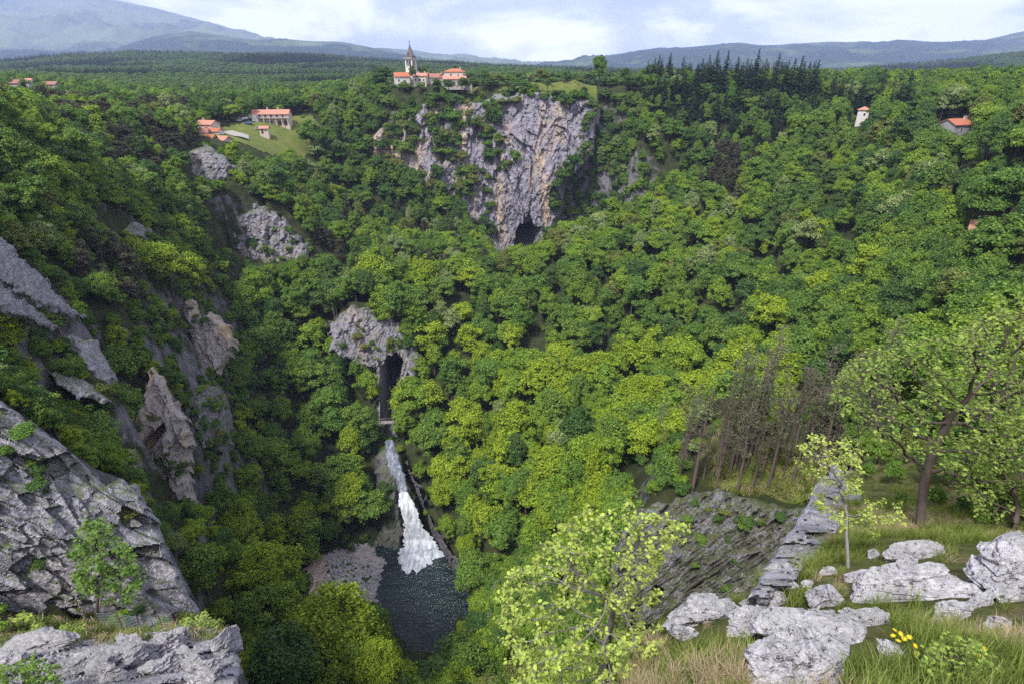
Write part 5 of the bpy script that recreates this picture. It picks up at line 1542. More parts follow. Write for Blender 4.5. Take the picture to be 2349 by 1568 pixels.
M['tile'] = tile_mat('tile', (0.42, 0.15, 0.085))
M['tile_old'] = tile_mat('tile_old', (0.30, 0.15, 0.12))
M['tile_pink'] = tile_mat('tile_pink', (0.46, 0.22, 0.16))

def opening(parent, x, z, w, h, yface, kind='window', side='front', arched=False):
    """frame with a dark pane set in it, on the wall plane y=yface (or x=yface for a side)"""
    f = MB(); p = MB()
    t = 0.12
    fl_ = (lambda a, b, c, d, e, g, mb: mb.box(a, b, c, d, e, g)) if side == 'front' else (lambda a, b, c, d, e, g, mb: mb.box(-d, -c, a, b, e, g) if side == 'left' else mb.box(c, d, a, b, e, g))
    if side == 'front':
        y0, y1 = yface - 0.08, yface + 0.02
    else:
        y0, y1 = yface - 0.02, yface + 0.08
    for (a, b, c, d) in ((x - w / 2 - t, x - w / 2, z - t, z + h + t), (x + w / 2, x + w / 2 + t, z - t, z + h + t), (x - w / 2, x + w / 2, z - t, z), (x - w / 2, x + w / 2, z + h, z + h + t)):
        fl_(a, b, y0, y1, c, d, f)
    o = f.obj(kind, M['frame_white' if kind == 'window' else 'wood_dark'], parent)
    if side == 'front': p.box(x - w / 2, x + w / 2, yface - 0.03, yface + 0.02, z, z + h)
    else: fl_(x - w / 2, x + w / 2, yface - 0.02, yface + 0.03, z, z + h, p)
    p.obj('pane' if kind == 'window' else 'leaf', M['glass_dark' if kind == 'window' else 'wood_dark'], o)
    return o

def house(name, label, p, rot, w, d, hw, hr, wall='wall_white', roof='tile', wins=(), doors=(), chims=(), swins=(), hip=False, ridge='x', group=None, base=3.0, over=0.4):
    r = link(name, None, None, p, (0, 0, rot)); r.empty_display_size = 1
    tag(r, label, 'house', group)
    b = MB().box(-w / 2, w / 2, -d / 2, d / 2, -base, hw)
    if not hip:
        if ridge == 'x': b.add([(-w / 2, -d / 2, hw), (-w / 2, d / 2, hw), (-w / 2, 0, hw + hr), (w / 2, -d / 2, hw), (w / 2, d / 2, hw), (w / 2, 0, hw + hr)], [(0, 2, 1), (3, 4, 5), (0, 3, 5, 2), (1, 2, 5, 4)])
        else: b.add([(-w / 2, -d / 2, hw), (w / 2, -d / 2, hw), (0, -d / 2, hw + hr), (-w / 2, d / 2, hw), (w / 2, d / 2, hw), (0, d / 2, hw + hr)], [(0, 1, 2), (3, 5, 4), (0, 2, 5, 3), (1, 4, 5, 2)])
    b.obj('wall', M[wall], r)
    W2, D2 = w / 2 + over, d / 2 + over
    k = hr / (d / 2) if ridge == 'x' else hr / (w / 2)
    e_ = -over * k
    rf_ = MB(); th_ = 0.22
    if hip:
        i = min(w, d) / 2 * 0.95
        top = [(-W2, -D2, hw), (W2, -D2, hw), (W2, D2, hw), (-W2, D2, hw), (-w / 2 + i, 0, hw + hr), (w / 2 - i, 0, hw + hr)]
        rf_.add([(x, y, z + 0.05) for x, y, z in top] + [(x, y, z + 0.05 + th_) for x, y, z in top], [(6, 7, 11, 10), (7, 8, 11), (8, 9, 10, 11), (9, 6, 10), (0, 1, 7, 6), (1, 2, 8, 7), (2, 3, 9, 8), (3, 0, 6, 9), (0, 3, 2, 1)])
    elif ridge == 'x':
        prof = [(-D2, hw + e_), (0, hw + hr), (D2, hw + e_)]
        vs_ = [(x, y, z + q) for q in (0.04, 0.04 + th_) for x in (-W2, W2) for y, z in prof]
        rf_.add(vs_, [(6, 9, 10, 7), (7, 10, 11, 8), (0, 1, 4, 3), (1, 2, 5, 4), (0, 3, 9, 6), (2, 8, 11, 5), (0, 6, 7, 1), (1, 7, 8, 2), (3, 4, 10, 9), (4, 5, 11, 10)])
    else:
        prof = [(-W2, hw + e_), (0, hw + hr), (W2, hw + e_)]
        vs_ = [(x, y, z + q) for q in (0.04, 0.04 + th_) for y in (-D2, D2) for x, z in prof]
        rf_.add(vs_, [(6, 7, 10, 9), (7, 8, 11, 10), (0, 3, 4, 1), (1, 4, 5, 2), (0, 6, 9, 3), (2, 5, 11, 8), (0, 1, 7, 6), (1, 2, 8, 7), (3, 9, 10, 4), (4, 10, 11, 5)])
    ro = rf_.obj('roof', M[roof], r)
    for (x, y, s_) in chims:
        MB().box(x - s_ / 2, x + s_ / 2, y - s_ / 2, y + s_ / 2, hw, hw + hr + 0.9).box(x - s_ / 2 - .12, x + s_ / 2 + .12, y - s_ / 2 - .12, y + s_ / 2 + .12, hw + hr + 0.9, hw + hr + 1.05).obj('chimney', M['wall_cream'], ro)
    for (x, z, ww, hh) in wins: opening(r, x, z, ww, hh, -d / 2, 'window')
    for (x, z, ww, hh) in doors: opening(r, x, z, ww, hh, -d / 2, 'door')
    for (y, z, ww, hh, sd_) in swins: opening(r, y, z, ww, hh, w / 2, 'window', sd_)
    return r

def at(u, v, y):
    return P(u, v, y)
# church: tower with belfry and spire
pt = at(945, 185, 372); pxm = F / proj(pt)[2]
zc = at(945, 133.5, 372)[2] - pt[2]; ztp = at(945, 100, 372)[2] - pt[2]; zcr = at(945, 93, 372)[2] - pt[2]
ch = link('church_tower', None, None, pt, (0, 0, math.radians(-24))); tag(ch, 'slender pale bell tower with a pointed dark spire in the village', 'church tower')
hb = 2.35
MB().box(-hb, hb, -hb, hb, -6, zc - 4.6).box(-hb - 0.12, hb + 0.12, -hb - 0.12, hb + 0.12, zc - 4.6, zc - 4.3).obj('shaft', M['wall_white'], ch)
bel = MB()
for sx in (-1, 1):
    for sy in (-1, 1):
        bel.box(min(sx * hb, sx * (hb - 0.75)), max(sx * hb, sx * (hb - 0.75)), min(sy * hb, sy * (hb - 0.75)), max(sy * hb, sy * (hb - 0.75)), zc - 4.3, zc - 0.4)
bel.box(-hb, hb, -hb, hb, zc - 1.1, zc - 0.4).box(-hb + .9, hb - .9, -hb + .9, hb - .9, zc - 4.3, zc - 1.1)
belo = bel.obj('belfry', M['wall_white'], ch)
for q_, (ax, sg) in enumerate((('y', -1), ('y', 1), ('x', -1), ('x', 1))):
    for off_ in (-0.62, 0.62):
        a = sg * (hb - 0.8)
        pm = MB()
        prof = [(off_ - 0.5, zc - 4.2), (off_ + 0.5, zc - 4.2), (off_ + 0.5, zc - 2.0), (off_ + 0.3, zc - 1.45), (off_, zc - 1.25), (off_ - 0.3, zc - 1.45), (off_ - 0.5, zc - 2.0)]
        vs_ = [((p_[0], a + dd * sg, p_[1]) if ax == 'y' else (a + dd * sg, p_[0], p_[1])) for dd in (0, 0.12) for p_ in prof]
        n_ = len(prof)
        pm.add(vs_, [tuple(range(n_)), tuple(range(n_, 2 * n_))] + [(i, (i + 1) % n_, n_ + (i + 1) % n_, n_ + i) for i in range(n_)])
        pm.obj('bell_opening', M['glass_dark'], ch)
    cm = MB(); a = sg * (hb - 0.15)
    (cm.box(-0.12, 0.12, min(a, a - sg * .3), max(a, a - sg * .3), zc - 4.3, zc - 1.1) if ax == 'y' else cm.box(min(a, a - sg * .3), max(a, a - sg * .3), -0.12, 0.12, zc - 4.3, zc - 1.1))
    cm.obj('mullion', M['wall_white'], ch)
MB().box(-hb - 0.55, hb + 0.55, -hb - 0.55, hb + 0.55, zc - 0.4, zc + 0.1).obj('cornice', M['wall_stone'], ch)
MB().box(-hb + 0.1, hb - 0.1, -hb + 0.1, hb - 0.1, zc + 0.1, zc + 1.1).obj('drum', M['spire'], ch)
sp_ = MB(); n_ = 8
ring = lambda r_, z_: [(r_ * math.cos(2 * math.pi * (k + .5) / n_), r_ * math.sin(2 * math.pi * (k + .5) / n_), z_) for k in range(n_)]
sp_.add(ring(hb * 1.05, zc + 1.1) + ring(hb * 0.9, zc + 1.9) + [(0, 0, ztp)], [(i, (i + 1) % n_, n_ + (i + 1) % n_, n_ + i) for i in range(n_)] + [(n_ + i, n_ + (i + 1) % n_, 2 * n_) for i in range(n_)])
spo = sp_.obj('spire', M['spire'], ch)
MB().box(-0.35, 0.35, -hb * 1.0, -hb * 0.6, zc + 1.7, zc + 2.5).obj('dormer', M['glass_dark'], spo)
MB().box(-0.09, 0.09, -0.09, 0.09, ztp - 0.4, zcr).box(-0.5, 0.5, -0.07, 0.07, ztp + 0.75, ztp + 0.95).obj('cross', M['iron'], spo)
# village houses
p_ = at(922, 193, 366); house('house', 'small white house with a red roof left of the bell tower', p_, math.radians(20), 8.5, 6.5, 4.0, 1.9, 'wall_white', 'tile', [(-2.2, 1.4, .9, 1.1)], [(1.2, 0, 1.0, 2.0)], [], [(0, 1.2, .8, 1.0, 'right')])
p_ = at(967, 193, 364); hh_ = house('house', 'pale pink house with a round window right of the bell tower', p_, math.radians(-8), 7.6, 6.5, 4.2, 1.4, 'wall_cream', 'tile_pink', [(-2.3, 1.6, .8, 1.0), (2.4, 1.6, .8, 1.0)], [(2.4, -1.0, 1.0, 1.9)], [(-1.6, 0.6, .7), (2.2, 0.8, .6)])
rw = MB(); ns = 14
rw.add([(r_ * math.cos(6.283 * k / ns), -3.25 - q_, 2.2 + r_ * math.sin(6.283 * k / ns)) for q_ in (0.0, 0.1) for r_ in (0.8, 1.05) for k in range(ns)], [f_ for k in range(ns) for f_ in ((2 * ns + k, 2 * ns + (k + 1) % ns, 3 * ns + (k + 1) % ns, 3 * ns + k), (ns + k, ns + (k + 1) % ns, 3 * ns + (k + 1) % ns, 3 * ns + k))])
ro_ = rw.obj('round_window', M['frame_white'], hh_)
MB().add([(0.8 * math.cos(6.283 * k / ns), -3.27, 2.2 + 0.8 * math.sin(6.283 * k / ns)) for k in range(ns)], [tuple(range(ns))]).obj('pane', M['glass_dark'], ro_)
p_ = at(1000, 190, 368); house('house', 'low farm building with a faded roof between the pink and tall houses', p_, math.radians(6), 9.5, 7, 2.8, 1.9, 'wall_stone', 'tile_old', [(-2, 1.0, .8, .9), (1.5, 1.0, .8, .9)], [], [(3.4, 0.5, .5)])
p_ = at(1044, 190, 367); house('house', 'tall stone house with red hipped roofs in the village', p_, math.radians(-6), 11, 8, 5.6, 1.6, 'wall_cream', 'tile', [(-1.5, 3.6, .9, 1.2), (2.8, 3.4, .8, 1.0)], [], [(3.2, 0.5, .6)], [(0, 3.2, .8, 1.0, 'right')], hip=True)
p_ = at(1044, 193, 360); house('house', 'lean-to with a wide red roof in front of the tall stone house', p_, math.radians(-6), 13, 5.0, 2.6, 1.3, 'wall_stone', 'tile_pink', [(-3, 0.6, .9, 1.0), (2, 0.6, .9, 1.0)], [(0, -0.8, 1, 2.0)])
p_ = at(1024, 190, 369); house('house', 'sloping red roof on the left of the tall stone house', p_, math.radians(-6), 6, 7, 3.6, 2.0, 'wall_stone', 'tile', [(0, 1.2, .8, 1.0)], ridge='y')
p_ = at(1076, 196, 362); house('house', 'tiny red roofed shed at the right end of the village', p_, math.radians(15), 3.4, 3, 1.8, 1.0, 'wall_stone', 'tile_old', [], [(0, 0, .9, 1.6)])
# hamlet: the long house with gallery
p_ = at(627, 284, 330); lh = house('house', 'long two storey white house with red roof and wooden gallery', p_, math.radians(5), 19, 7.0, 5.0, 1.9, 'wall_cream', 'tile_pink', [(-7.6, 0.4, .8, 1.2), (-4.5, 0.4, .9, 1.2), (-5.5, 3.5, 1.0, 1.3), (-2.5, 3.5, 1.0, 1.3), (0.5, 3.5, 1.0, 1.3), (3.5, 3.5, 1.0, 1.3), (6.5, 3.5, 1.0, 1.3)], [(0, -0.6, 1.6, 2.2), (4.5, -0.6, 1.6, 2.2), (7.5, -0.6, 1.4, 2.2)], [(-2, 0.4, .7), (3.6, 0.4, .8)])
g_ = MB().box(-6.5, 9.3, -5.0, -3.52, 2.75, 2.92)
for k in range(17): g_.box(-6.5 + k * 0.97, -6.4 + k * 0.97, -5.0, -4.9, 2.92, 3.8)
g_.box(-6.5, 9.3, -5.0, -4.9, 3.8, 3.9)
g_.obj('gallery', M['wood_dark'], lh)
for k in range(6): MB().box(-6.4 + k * 3.1, -6.2 + k * 3.1, -4.98, -4.78, -1, 2.75).obj('post', M['frame_white'], lh)
MB().box(-9.62, -6.6, -3.9, -3.52, -2, 4.8).obj('gable_pier', M['wall_white'], lh)
p_ = at(480, 302, 296); house('house', 'upper farmhouse with red roof at the left of the hamlet', p_, math.radians(-12), 8.5, 6.5, 3.4, 1.6, 'wall_cream', 'tile_pink', [(-2, 1.3, 1.2, 1.1), (1.5, 1.3, 1.2, 1.1)], [], [(-2.5, 0.8, .6)])
p_ = at(490, 314, 291); house('house', 'lower porch wing with red roof and white wall on the farmhouse', p_, math.radians(-12), 9, 4.5, 2.6, 1.2, 'wall_white', 'tile', [(0, 0.6, 3.5, 1.2)], [(-3, -0.6, 1.2, 2.0)])
p_ = at(458, 316, 286); house('house', 'barn roof half hidden by pines left of the farmhouse', p_, math.radians(10), 9, 6, 2.0, 1.8, 'wall_stone', 'tile_old', [(1, 0.4, .8, .8)])
p_ = at(472, 328, 281); house('house', 'dark red barn roof below the farmhouse', p_, math.radians(-6), 10, 6, 1.8, 1.7, 'wall_stone', 'tile', [(-2, 0.4, .8, .8)])
p_ = at(513, 330, 282); house('house', 'small pink roofed barn at the meadow edge', p_, math.radians(-22), 7, 5, 1.8, 1.5, 'wall_stone', 'tile_pink', [(0, 0.2, .8, .8)])
p_ = at(608, 305, 312); house('house', 'little hut with an orange roof below the long house', p_, math.radians(8), 4.2, 3.6, 2.2, 0.9, 'wall_cream', 'tile_pink', [(0.9, 0.8, .7, .8)], [(-0.8, -0.1, .9, 1.9)])
# right hand houses
p_ = hit(1974, 286, 202) + np.array((0, 0, 1.0)); house('house', 'white tower-like house peeping out beside dark conifers', p_, math.radians(-30), 4.6, 4.4, 5.2, 1.3, 'wall_white', 'tile_pink', [(0.6, 3.0, .8, 1.0)], [], [], [(0, 3.0, .8, 1.0, 'left')], hip=True)
p_ = hit(2188, 312, 145) + np.array((0, 0, 1.0)); house('house', 'long red roof with chimneys rising over trees on the right', p_, math.radians(18), 11, 7, 3.2, 1.8, 'wall_grey', 'tile', [(-2, 1.0, .9, 1.1)], [], [(2.0, -0.6, .6), (4.3, 0.2, .5)], [(0, 1.0, .9, 1.1, 'right')])
p_ = hit(2098, 298, 152) + np.array((0, 0, 1.0)); house('house', 'small red roof left of the long right hand roof', p_, math.radians(10), 4.5, 4, 2.0, 1.1, 'wall_grey', 'tile_old', [(0, .6, .7, .8)])
p_ = hit(2250, 536, 72) + np.array((0, 0, -1.2)); house('house', 'orange roof corner showing among trees on the right slope', p_, math.radians(-35), 5.5, 4.5, 2.2, 1.8, 'wall_cream', 'tile_pink', [(0, .6, .8, .9)])
# far left houses
p_ = at(30, 206, 385); house('house', 'leftmost red roofed house above the dark pines', p_, math.radians(5), 12, 8, 3.6, 2.0, 'wall_cream', 'tile_old', [(-3, 1, .9, 1.1), (2, 1, .9, 1.1)])
p_ = at(68, 205, 392); house('house', 'second red roofed house above the dark pines', p_, math.radians(-8), 9, 8, 4.0, 2.0, 'wall_white', 'tile_pink', [(-2, 1, .9, 1.1), (2, 1, .9, 1.1)])
p_ = at(120, 205, 400); house('house', 'pinkish roofed house right of the far left pair', p_, math.radians(4), 9, 7, 2.8, 1.6, 'wall_stone', 'tile_old', [(-2, 1, .9, 1.1), (2, 1, .9, 1.1)])
p_ = at(152, 205, 405); house('house', 'small white shed at the right of the far left houses', p_, math.radians(4), 5, 5, 2.6, 0.8, 'wall_white', 'wall_grey', [(0, 1, .9, 1.0)])

# parked cars below the long house
M['car_blue'] = simple('car_blue', (0.10, 0.15, 0.30), 0.3, 0.1, 1.0, 0.5)
M['car_silver'] = simple('car_silver', (0.30, 0.33, 0.40), 0.3, 0.1, 1.0, 0.5)
M['tyre'] = simple('tyre', (0.02, 0.02, 0.02), 0.8, 0.2, 5)
def car(label, p, rot, mat):
    r = link('parked_car', None, None, p, (0, 0, rot)); tag(r, label, 'car', 'cars parked in the hamlet')
    prof = [(-2.1, .35), (-2.1, .85), (-1.75, .98), (-1.25, 1.42), (.35, 1.45), (1.0, .98), (1.95, .85), (2.1, .6), (2.1, .35)]
    n_ = len(prof)
    b = MB().add([(x, y, z) for y in (-.85, .85) for x, z in prof], [tuple(range(n_))[::-1], tuple(range(n_, 2 * n_))] + [(i, (i + 1) % n_, n_ + (i + 1) % n_, n_ + i) for i in range(n_)])
    b.obj('body', M[mat], r)
    gl = MB()
    for y in (-.86, .86): gl.box(-1.2, .55, y - .01, y + .01, 1.0, 1.36)
    gl.obj('window', M['glass_dark'], r)
    for x in (-1.3, 1.3):
        for y in (-.8, .8):
            MB().tube([(x, y - .1, .32), (x, y + .1, .32)], [.32, .32], 12).add([(x + .32 * math.cos(k * .5236), y - .1, .32 + .32 * math.sin(k * .5236)) for k in range(12)], [tuple(range(12))]).obj('wheel', M['tyre'], r)
g = at(575, 306, 318); car('dark blue car parked below the long house', (g[0], g[1], float(zt(g[0], g[1])) + 0.4), 0.15, 'car_blue')
g = at(597, 307, 316); car('silvery blue car parked beside the little hut', (g[0], g[1], float(zt(g[0], g[1])) + 0.4), 0.1, 'car_silver')

# ------------------------------------------------------------------ near rim: rocks
def boulder(label, c, size, rot, seed, mat, n=26, name='rock', group=None, **k):
    v, f = stone_verts(seed, n, **k)
    v = v * np.array(size) / 2
    # cracks and pits
    nr = v / (np.linalg.norm(v, axis=1, keepdims=True) + 1e-9)
    s_ = max(size)
    q_ = v / (0.22 * s_)
    cr = fbm(q_ * np.array((0.7, 0.7, 2.4)) + seed, 3, seed + 4, 0.6, True)
    cb = cells(q_ * np.array((0.55, 0.55, 1.5)) + seed * 1.7, seed, 0.7) * 0.075 + cells(q_ * np.array((1.3, 1.3, 3.2)) + seed, seed + 3, 0.7) * 0.035
    v = v - nr * (np.clip(cr - 0.5, 0, 1) * 0.30 * min(size))[:, None] + nr * ((fbm(q_ * 3, 3, seed + 8) * 0.018 + cb) * (0.5 * s_ + 0.5 * min(size)) * 0.8)[:, None]
    me = mesh_from(name, v, f, False, [M[mat]])
    o = link(name, me, None, c, rot)
    return tag(o, label, 'rock', group)
NR = [  # u0 u1 v0 v1 tilt(deg) label
    (1521, 1686, 1377, 1440, 3, 'rounded pale slab at the cliff edge'), (1539, 1616, 1437, 1470, 8, 'small grey rock under the cliff edge slab'), (1682, 1775, 1405, 1468, 5, 'square pale block between two slabs'),
    (1757, 1995, 1420, 1496, 7, 'long flat-topped grey boulder in the foreground'), (1800, 1918, 1404, 1436, 4, 'thin slab lying on the long boulder'), (1915, 2044, 1402, 1442, 2, 'flat pale slab right of the long boulder'),
    (1742, 1962, 1462, 1590, -16, 'big lichen-spotted boulder at the bottom edge'), (1935, 2225, 1296, 1384, -14, 'long wedge of white rock pointing left'), (2195, 2420, 1250, 1385, -8, 'massive white rock at the right edge'),
    (2034, 2150, 1245, 1292, -6, 'layered white rock behind the wedge'), (2030, 2100, 1287, 1322, -10, 'pale block below the layered rock'), (1945, 2036, 1304, 1342, -12, 'low white stones left of the layered rock'),
    (1850, 1918, 1341, 1400, -42, 'narrow leaning stone in the grass'), (1705, 1800, 1356, 1403, -20, 'cluster-like pale rock by the strata'), (1768, 1814, 1288, 1330, -40, 'slanting pale stone below the rock rib'),
    (2142, 2224, 1382, 1430, 4, 'dark spotted stone under the wedge rock'), (2205, 2290, 1364, 1394, -10, 'flat stone below the massive right rock'), (2005, 2085, 1472, 1518, 24, 'half-buried stone in the grass'),
    (2262, 2320, 1410, 1442, 12, 'rounded grey stone near the right edge'), (1786, 1830, 1330, 1352, -20, 'small white stone in the grass'), (1990, 2012, 1262, 1285, 0, 'tiny white stone behind the sapling'), (1838, 1862, 1330, 1350, 10, 'pebble-like stone left of the leaning stone'),
    (2120, 2160, 1505, 1540, 0, 'small pale stone beside the leafy bush'), (1880, 1915, 1300, 1322, -15, 'small pale stone below the sapling'),
]
for k, (u0, u1, v0, v1, tl, lb) in enumerate(NR):
    uc, vc = (u0 + u1) / 2, (v0 + v1) / 2
    g = hitn(uc, min(v1 - (v1 - v0) * 0.25, 1565))
    d = proj(g)[2]
    w = (u1 - u0) * d / F; hi = (v1 - v0) * d / F
    c = P(uc, vc + (v1 - v0) * 0.02, g[1] - 0.05 * hi)
    boulder(lb, c, (w * 1.06, hi * 0.95, hi * 1.2), (math.radians(-14), math.radians(-tl) * -1, math.radians([8, -12, 15, -5, 20, 3][k % 6])), 700 + k, 'rock_near', 44 if w > 0.5 else 20, rough=0.10, planes=9, boxy=5.0)
# rock rib between the strata and the near slope: a chain of leaning fins
rib = [(1962, 1112, 17.5, 30, 46), (1915, 1205, 10.6, 26, 50)]
RL = ['small white fin right of the rib top', 'thin white fin beside the middle of the rib']
for k, (u, v, y, wp, hp) in enumerate(rib):
    c = P(u, v, y); d = proj(c)[2]
    boulder(RL[k], c - np.array((0, 0, 0.1 * hp * d / F)), (wp * d / F * 1.35, wp * d / F * 1.9, hp * d / F * 1.5), (math.radians(-20), math.radians(34), math.radians(20)), 760 + k, 'rock_ledge', 28, rough=0.16, planes=8, boxy=3.0)
# blocks of the ledge in the lower left corner
LB = [(0, 192, 1455, 1497, 'long low block at the left edge of the corner ledge'), (259, 336, 1456, 1514, 'pale block in the middle of the corner ledge'), (329, 405, 1452, 1517, 'large cracked block of the corner ledge'), (383, 425, 1447, 1480, 'small block on top of the corner ledge'), (151, 218, 1494, 1554, 'rounded block low on the corner ledge'),
      (215, 335, 1482, 1542, 'wide flat block of the corner ledge'), (333, 405, 1502, 1548, 'square block below the large cracked one'), (403, 466, 1493, 1532, 'slab on the right of the corner ledge'), (433, 506, 1513, 1570, 'lowest right block of the corner ledge'), (205, 278, 1520, 1570, 'pale boulder at the bottom of the corner ledge'), (492, 532, 1443, 1515, 'upright block at the right end of the corner ledge'), (-10, 46, 1496, 1524, 'small block at the far left of the corner ledge')]
r = ROCKS['near_ledge']
for k, (u0, u1, v0, v1, lb) in enumerate(LB):
    uc, vc = (u0 + u1) / 2, (v0 + v1) / 2
    y = float(rock_y(r, uc, vc)); c = P(uc, vc, y - 0.55); d = proj(c)[2]
    w = (u1 - u0) * d / F; hi = (v1 - v0) * d / F
    boulder(lb, c, (w * 1.12, hi * 1.2, hi * 1.15), (math.radians(-10), math.radians([-4, 6, -8, 3][k % 4]), math.radians([10, -14, 5][k % 3])), 800 + k, 'rock_ledge', 24, rough=0.10, planes=10, boxy=4.5)

# ------------------------------------------------------------------ near trees: grown towards points inside the crown seen in the photo
LEAFP = np.array([(0, 0), (.28, .16), (.48, .36), (.66, .2), (.86, .26), (1, 0), (.86, -.26), (.66, -.2), (.48, -.36), (.28, -.16)])
def grow(attr, start, step, infl, kill, iters=160):
    nodes = [np.array(p, float) for p in start]; par = [-1] + list(range(len(start) - 1))
    attr = np.array(attr); alive = np.ones(len(attr), bool)
    N = np.array(nodes)
    for it in range(iters):
        A_ = attr[alive]
        if len(A_) == 0: break
        D_ = np.linalg.norm(A_[:, None] - N[None], axis=2)
        nn_ = D_.argmin(1); dm = D_[np.arange(len(A_)), nn_]
        ok = dm < infl
        if not ok.any(): infl *= 1.5; continue
        new = []; newp = []
        for i in np.unique(nn_[ok]):
            v_ = A_[ok & (nn_ == i)] - N[i]
            dr = (v_ / (np.linalg.norm(v_, axis=1, keepdims=True) + 1e-9)).sum(0)
            L = np.linalg.norm(dr)
            if L < 1e-6: continue
            q_ = N[i] + dr / L * step + np.random.default_rng(it * 997 + int(i)).normal(size=3) * step * 0.16
            new.append(q_); newp.append(int(i))
        if not new: break
        N = np.concatenate([N, np.array(new)]); par += newp
        D2 = np.linalg.norm(attr[:, None] - np.array(new)[None], axis=2).min(1)
        alive &= D2 > kill
    return N, np.array(par)
def branches_mesh(N, par, r_tip, expo=2.3, rmax=None):
    n = len(N); area = np.zeros(n); ch = [[] for _ in range(n)]
    for i in range(n - 1, 0, -1): ch[par[i]].append(i)
    for i in range(n - 1, -1, -1):
        area[i] = sum(area[c] for c in ch[i]) if ch[i] else 1.0
    rad = r_tip * area ** (1 / expo)
    if rmax: rad = np.minimum(rad, rmax)
    mb = MB(); done = np.zeros(n, bool)
    stack = [0]
    while stack:
        s0 = stack.pop()
        line = [s0]
        if par[s0] >= 0: line = [par[s0], s0]
        c = s0
        while ch[c]:
            b = max(ch[c], key=lambda q: area[q])
            for o_ in ch[c]:
                if o_ != b: stack.append(o_)
            line.append(b); c = b
        if len(line) > 1:
            rr_ = [rad[q] for q in line]
            if par[s0] >= 0: rr_[0] = min(rad[line[0]], rad[s0] * 1.2)
            mb.tube([N[q] for q in line], rr_, 7 if rr_[0] > 0.03 else 4, False)
    return mb, area
def leaves_mesh(name, tips, per, size, mat, rs_, spread=1.0, up=0.9):
    n = len(tips) * per
    base = np.repeat(tips, per, 0) + rs_.normal(size=(n, 3)) * size * 0.45 * spread
    a = rs_.uniform(0, 2 * np.pi, n)
    dr = np.stack([np.cos(a), np.sin(a), rs_.normal(0, 0.35, n)], -1); dr /= np.linalg.norm(dr, axis=1, keepdims=True)
    nm_ = rs_.normal(size=(n, 3)) * 0.45 + np.array((0, 0, up)); nm_ -= (nm_ * dr).sum(1, keepdims=True) * dr; nm_ /= np.linalg.norm(nm_, axis=1, keepdims=True)
    sd_ = np.cross(nm_, dr)
    s_ = size * rs_.uniform(0.6, 1.25, n)
    lp = LEAFP
    droop = -0.18 * lp[:, 0] ** 2 + 0.22 * np.abs(lp[:, 1])
    v = base[:, None] + s_[:, None, None] * (lp[None, :, 0:1] * dr[:, None] + lp[None, :, 1:2] * sd_[:, None] + droop[None, :, None] * nm_[:, None])
    k = len(lp)
    return crown_mesh(name, v.reshape(-1, 3), np.arange(n * k).reshape(n, k), M[mat], rs_)
def near_tree(name, label, cat, env, n_attr, depth, start, step, kill, tip, per, leaf, mat, bark, seed, rmax=None, infl=None, spread=1.0, leaf_max=3):
    rs_ = np.random.default_rng(seed)
    A_ = []
    for poly, y0, cnt in env:
        q_ = np.array(poly, float); got = 0
        while got < cnt:
            u, v = rs_.uniform(q_[:, 0].min(), q_[:, 0].max()), rs_.uniform(q_[:, 1].min(), q_[:, 1].max())
            if not inpoly(np.array([u]), np.array([v]), poly)[0]: continue
            A_.append(P(u, v, y0 + rs_.uniform(-1, 1) * depth)); got += 1
    N, par = grow(A_, start, step, infl or step * 12, kill)
    base = np.array(start[0], float)
    mb, area = branches_mesh(N - base, par, tip, rmax=rmax)
    r_ = link(name, None, None, base); tag(r_, label, cat)
    mb.obj('trunk', M[bark], r_, True)
    tips = (N - base)[(area <= leaf_max)]
    link('crown', leaves_mesh('crown', tips, per, leaf, mat, rs_, spread), r_)
    return r_, len(tips)
# the pale green tree in the middle foreground
yc = 4.6
near_tree('near_tree', 'pale green leafy tree with thin branches in the bottom centre', 'tree',
    [([(1125, 1345), (1200, 1275), (1275, 1190), (1420, 1135), (1480, 1152), (1560, 1195), (1640, 1195), (1560, 1260), (1530, 1330), (1500, 1400), (1545, 1480), (1545, 1620), (1160, 1620), (1185, 1530), (1130, 1440)], yc, 700),
     ([(1180, 1480), (1540, 1450), (1560, 1640), (1170, 1640)], yc - 0.5, 320)], 0, 0.75,
    [P(1372, 1760, yc - 0.2), P(1378, 1690, yc - 0.15), P(1385, 1600, yc), P(1392, 1500, yc), P(1398, 1440, yc), P(1412, 1380, yc)], 0.085, 0.15, 0.0042, 7, 0.050, 'leaf_front', 'bark_grey', 11, 0.05, leaf_max=4)
# big spreading tree on the right
yb = 9.5
near_tree('near_tree', 'large spreading oak-like tree with dark trunk at the right edge', 'tree',
    [([(1880, 880), (1960, 800), (2060, 775), (2130, 765), (2230, 730), (2349, 700), (2430, 720), (2440, 1150), (2349, 1140), (2230, 1120), (2130, 1090), (2040, 1060), (1990, 1000), (1930, 960)], yb, 1300)], 0, 1.6,
    [P(2108, 1230, 8.7), P(2112, 1190, 8.8), P(2118, 1130, 9.0), P(2125, 1080, 9.2), P(2150, 1020, 9.3), P(2172, 970, 9.4)], 0.18, 0.30, 0.0085, 9, 0.076, 'leaf_oak', 'bark', 12, 0.085, leaf_max=6)
near_tree('near_tree', 'shady leafy tree with a bent trunk in the right corner', 'tree',
    [([(2160, 1010), (2260, 960), (2440, 950), (2440, 1230), (2330, 1200), (2240, 1190), (2180, 1120)], 9.2, 520)], 0, 1.4,
    [P(2318, 1262, 8.2), P(2322, 1220, 8.4), P(2338, 1170, 8.7), P(2322, 1120, 9.0), P(2300, 1080, 9.2)], 0.18, 0.3, 0.008, 9, 0.076, 'leaf_oak', 'bark', 13, 0.07, leaf_max=6)
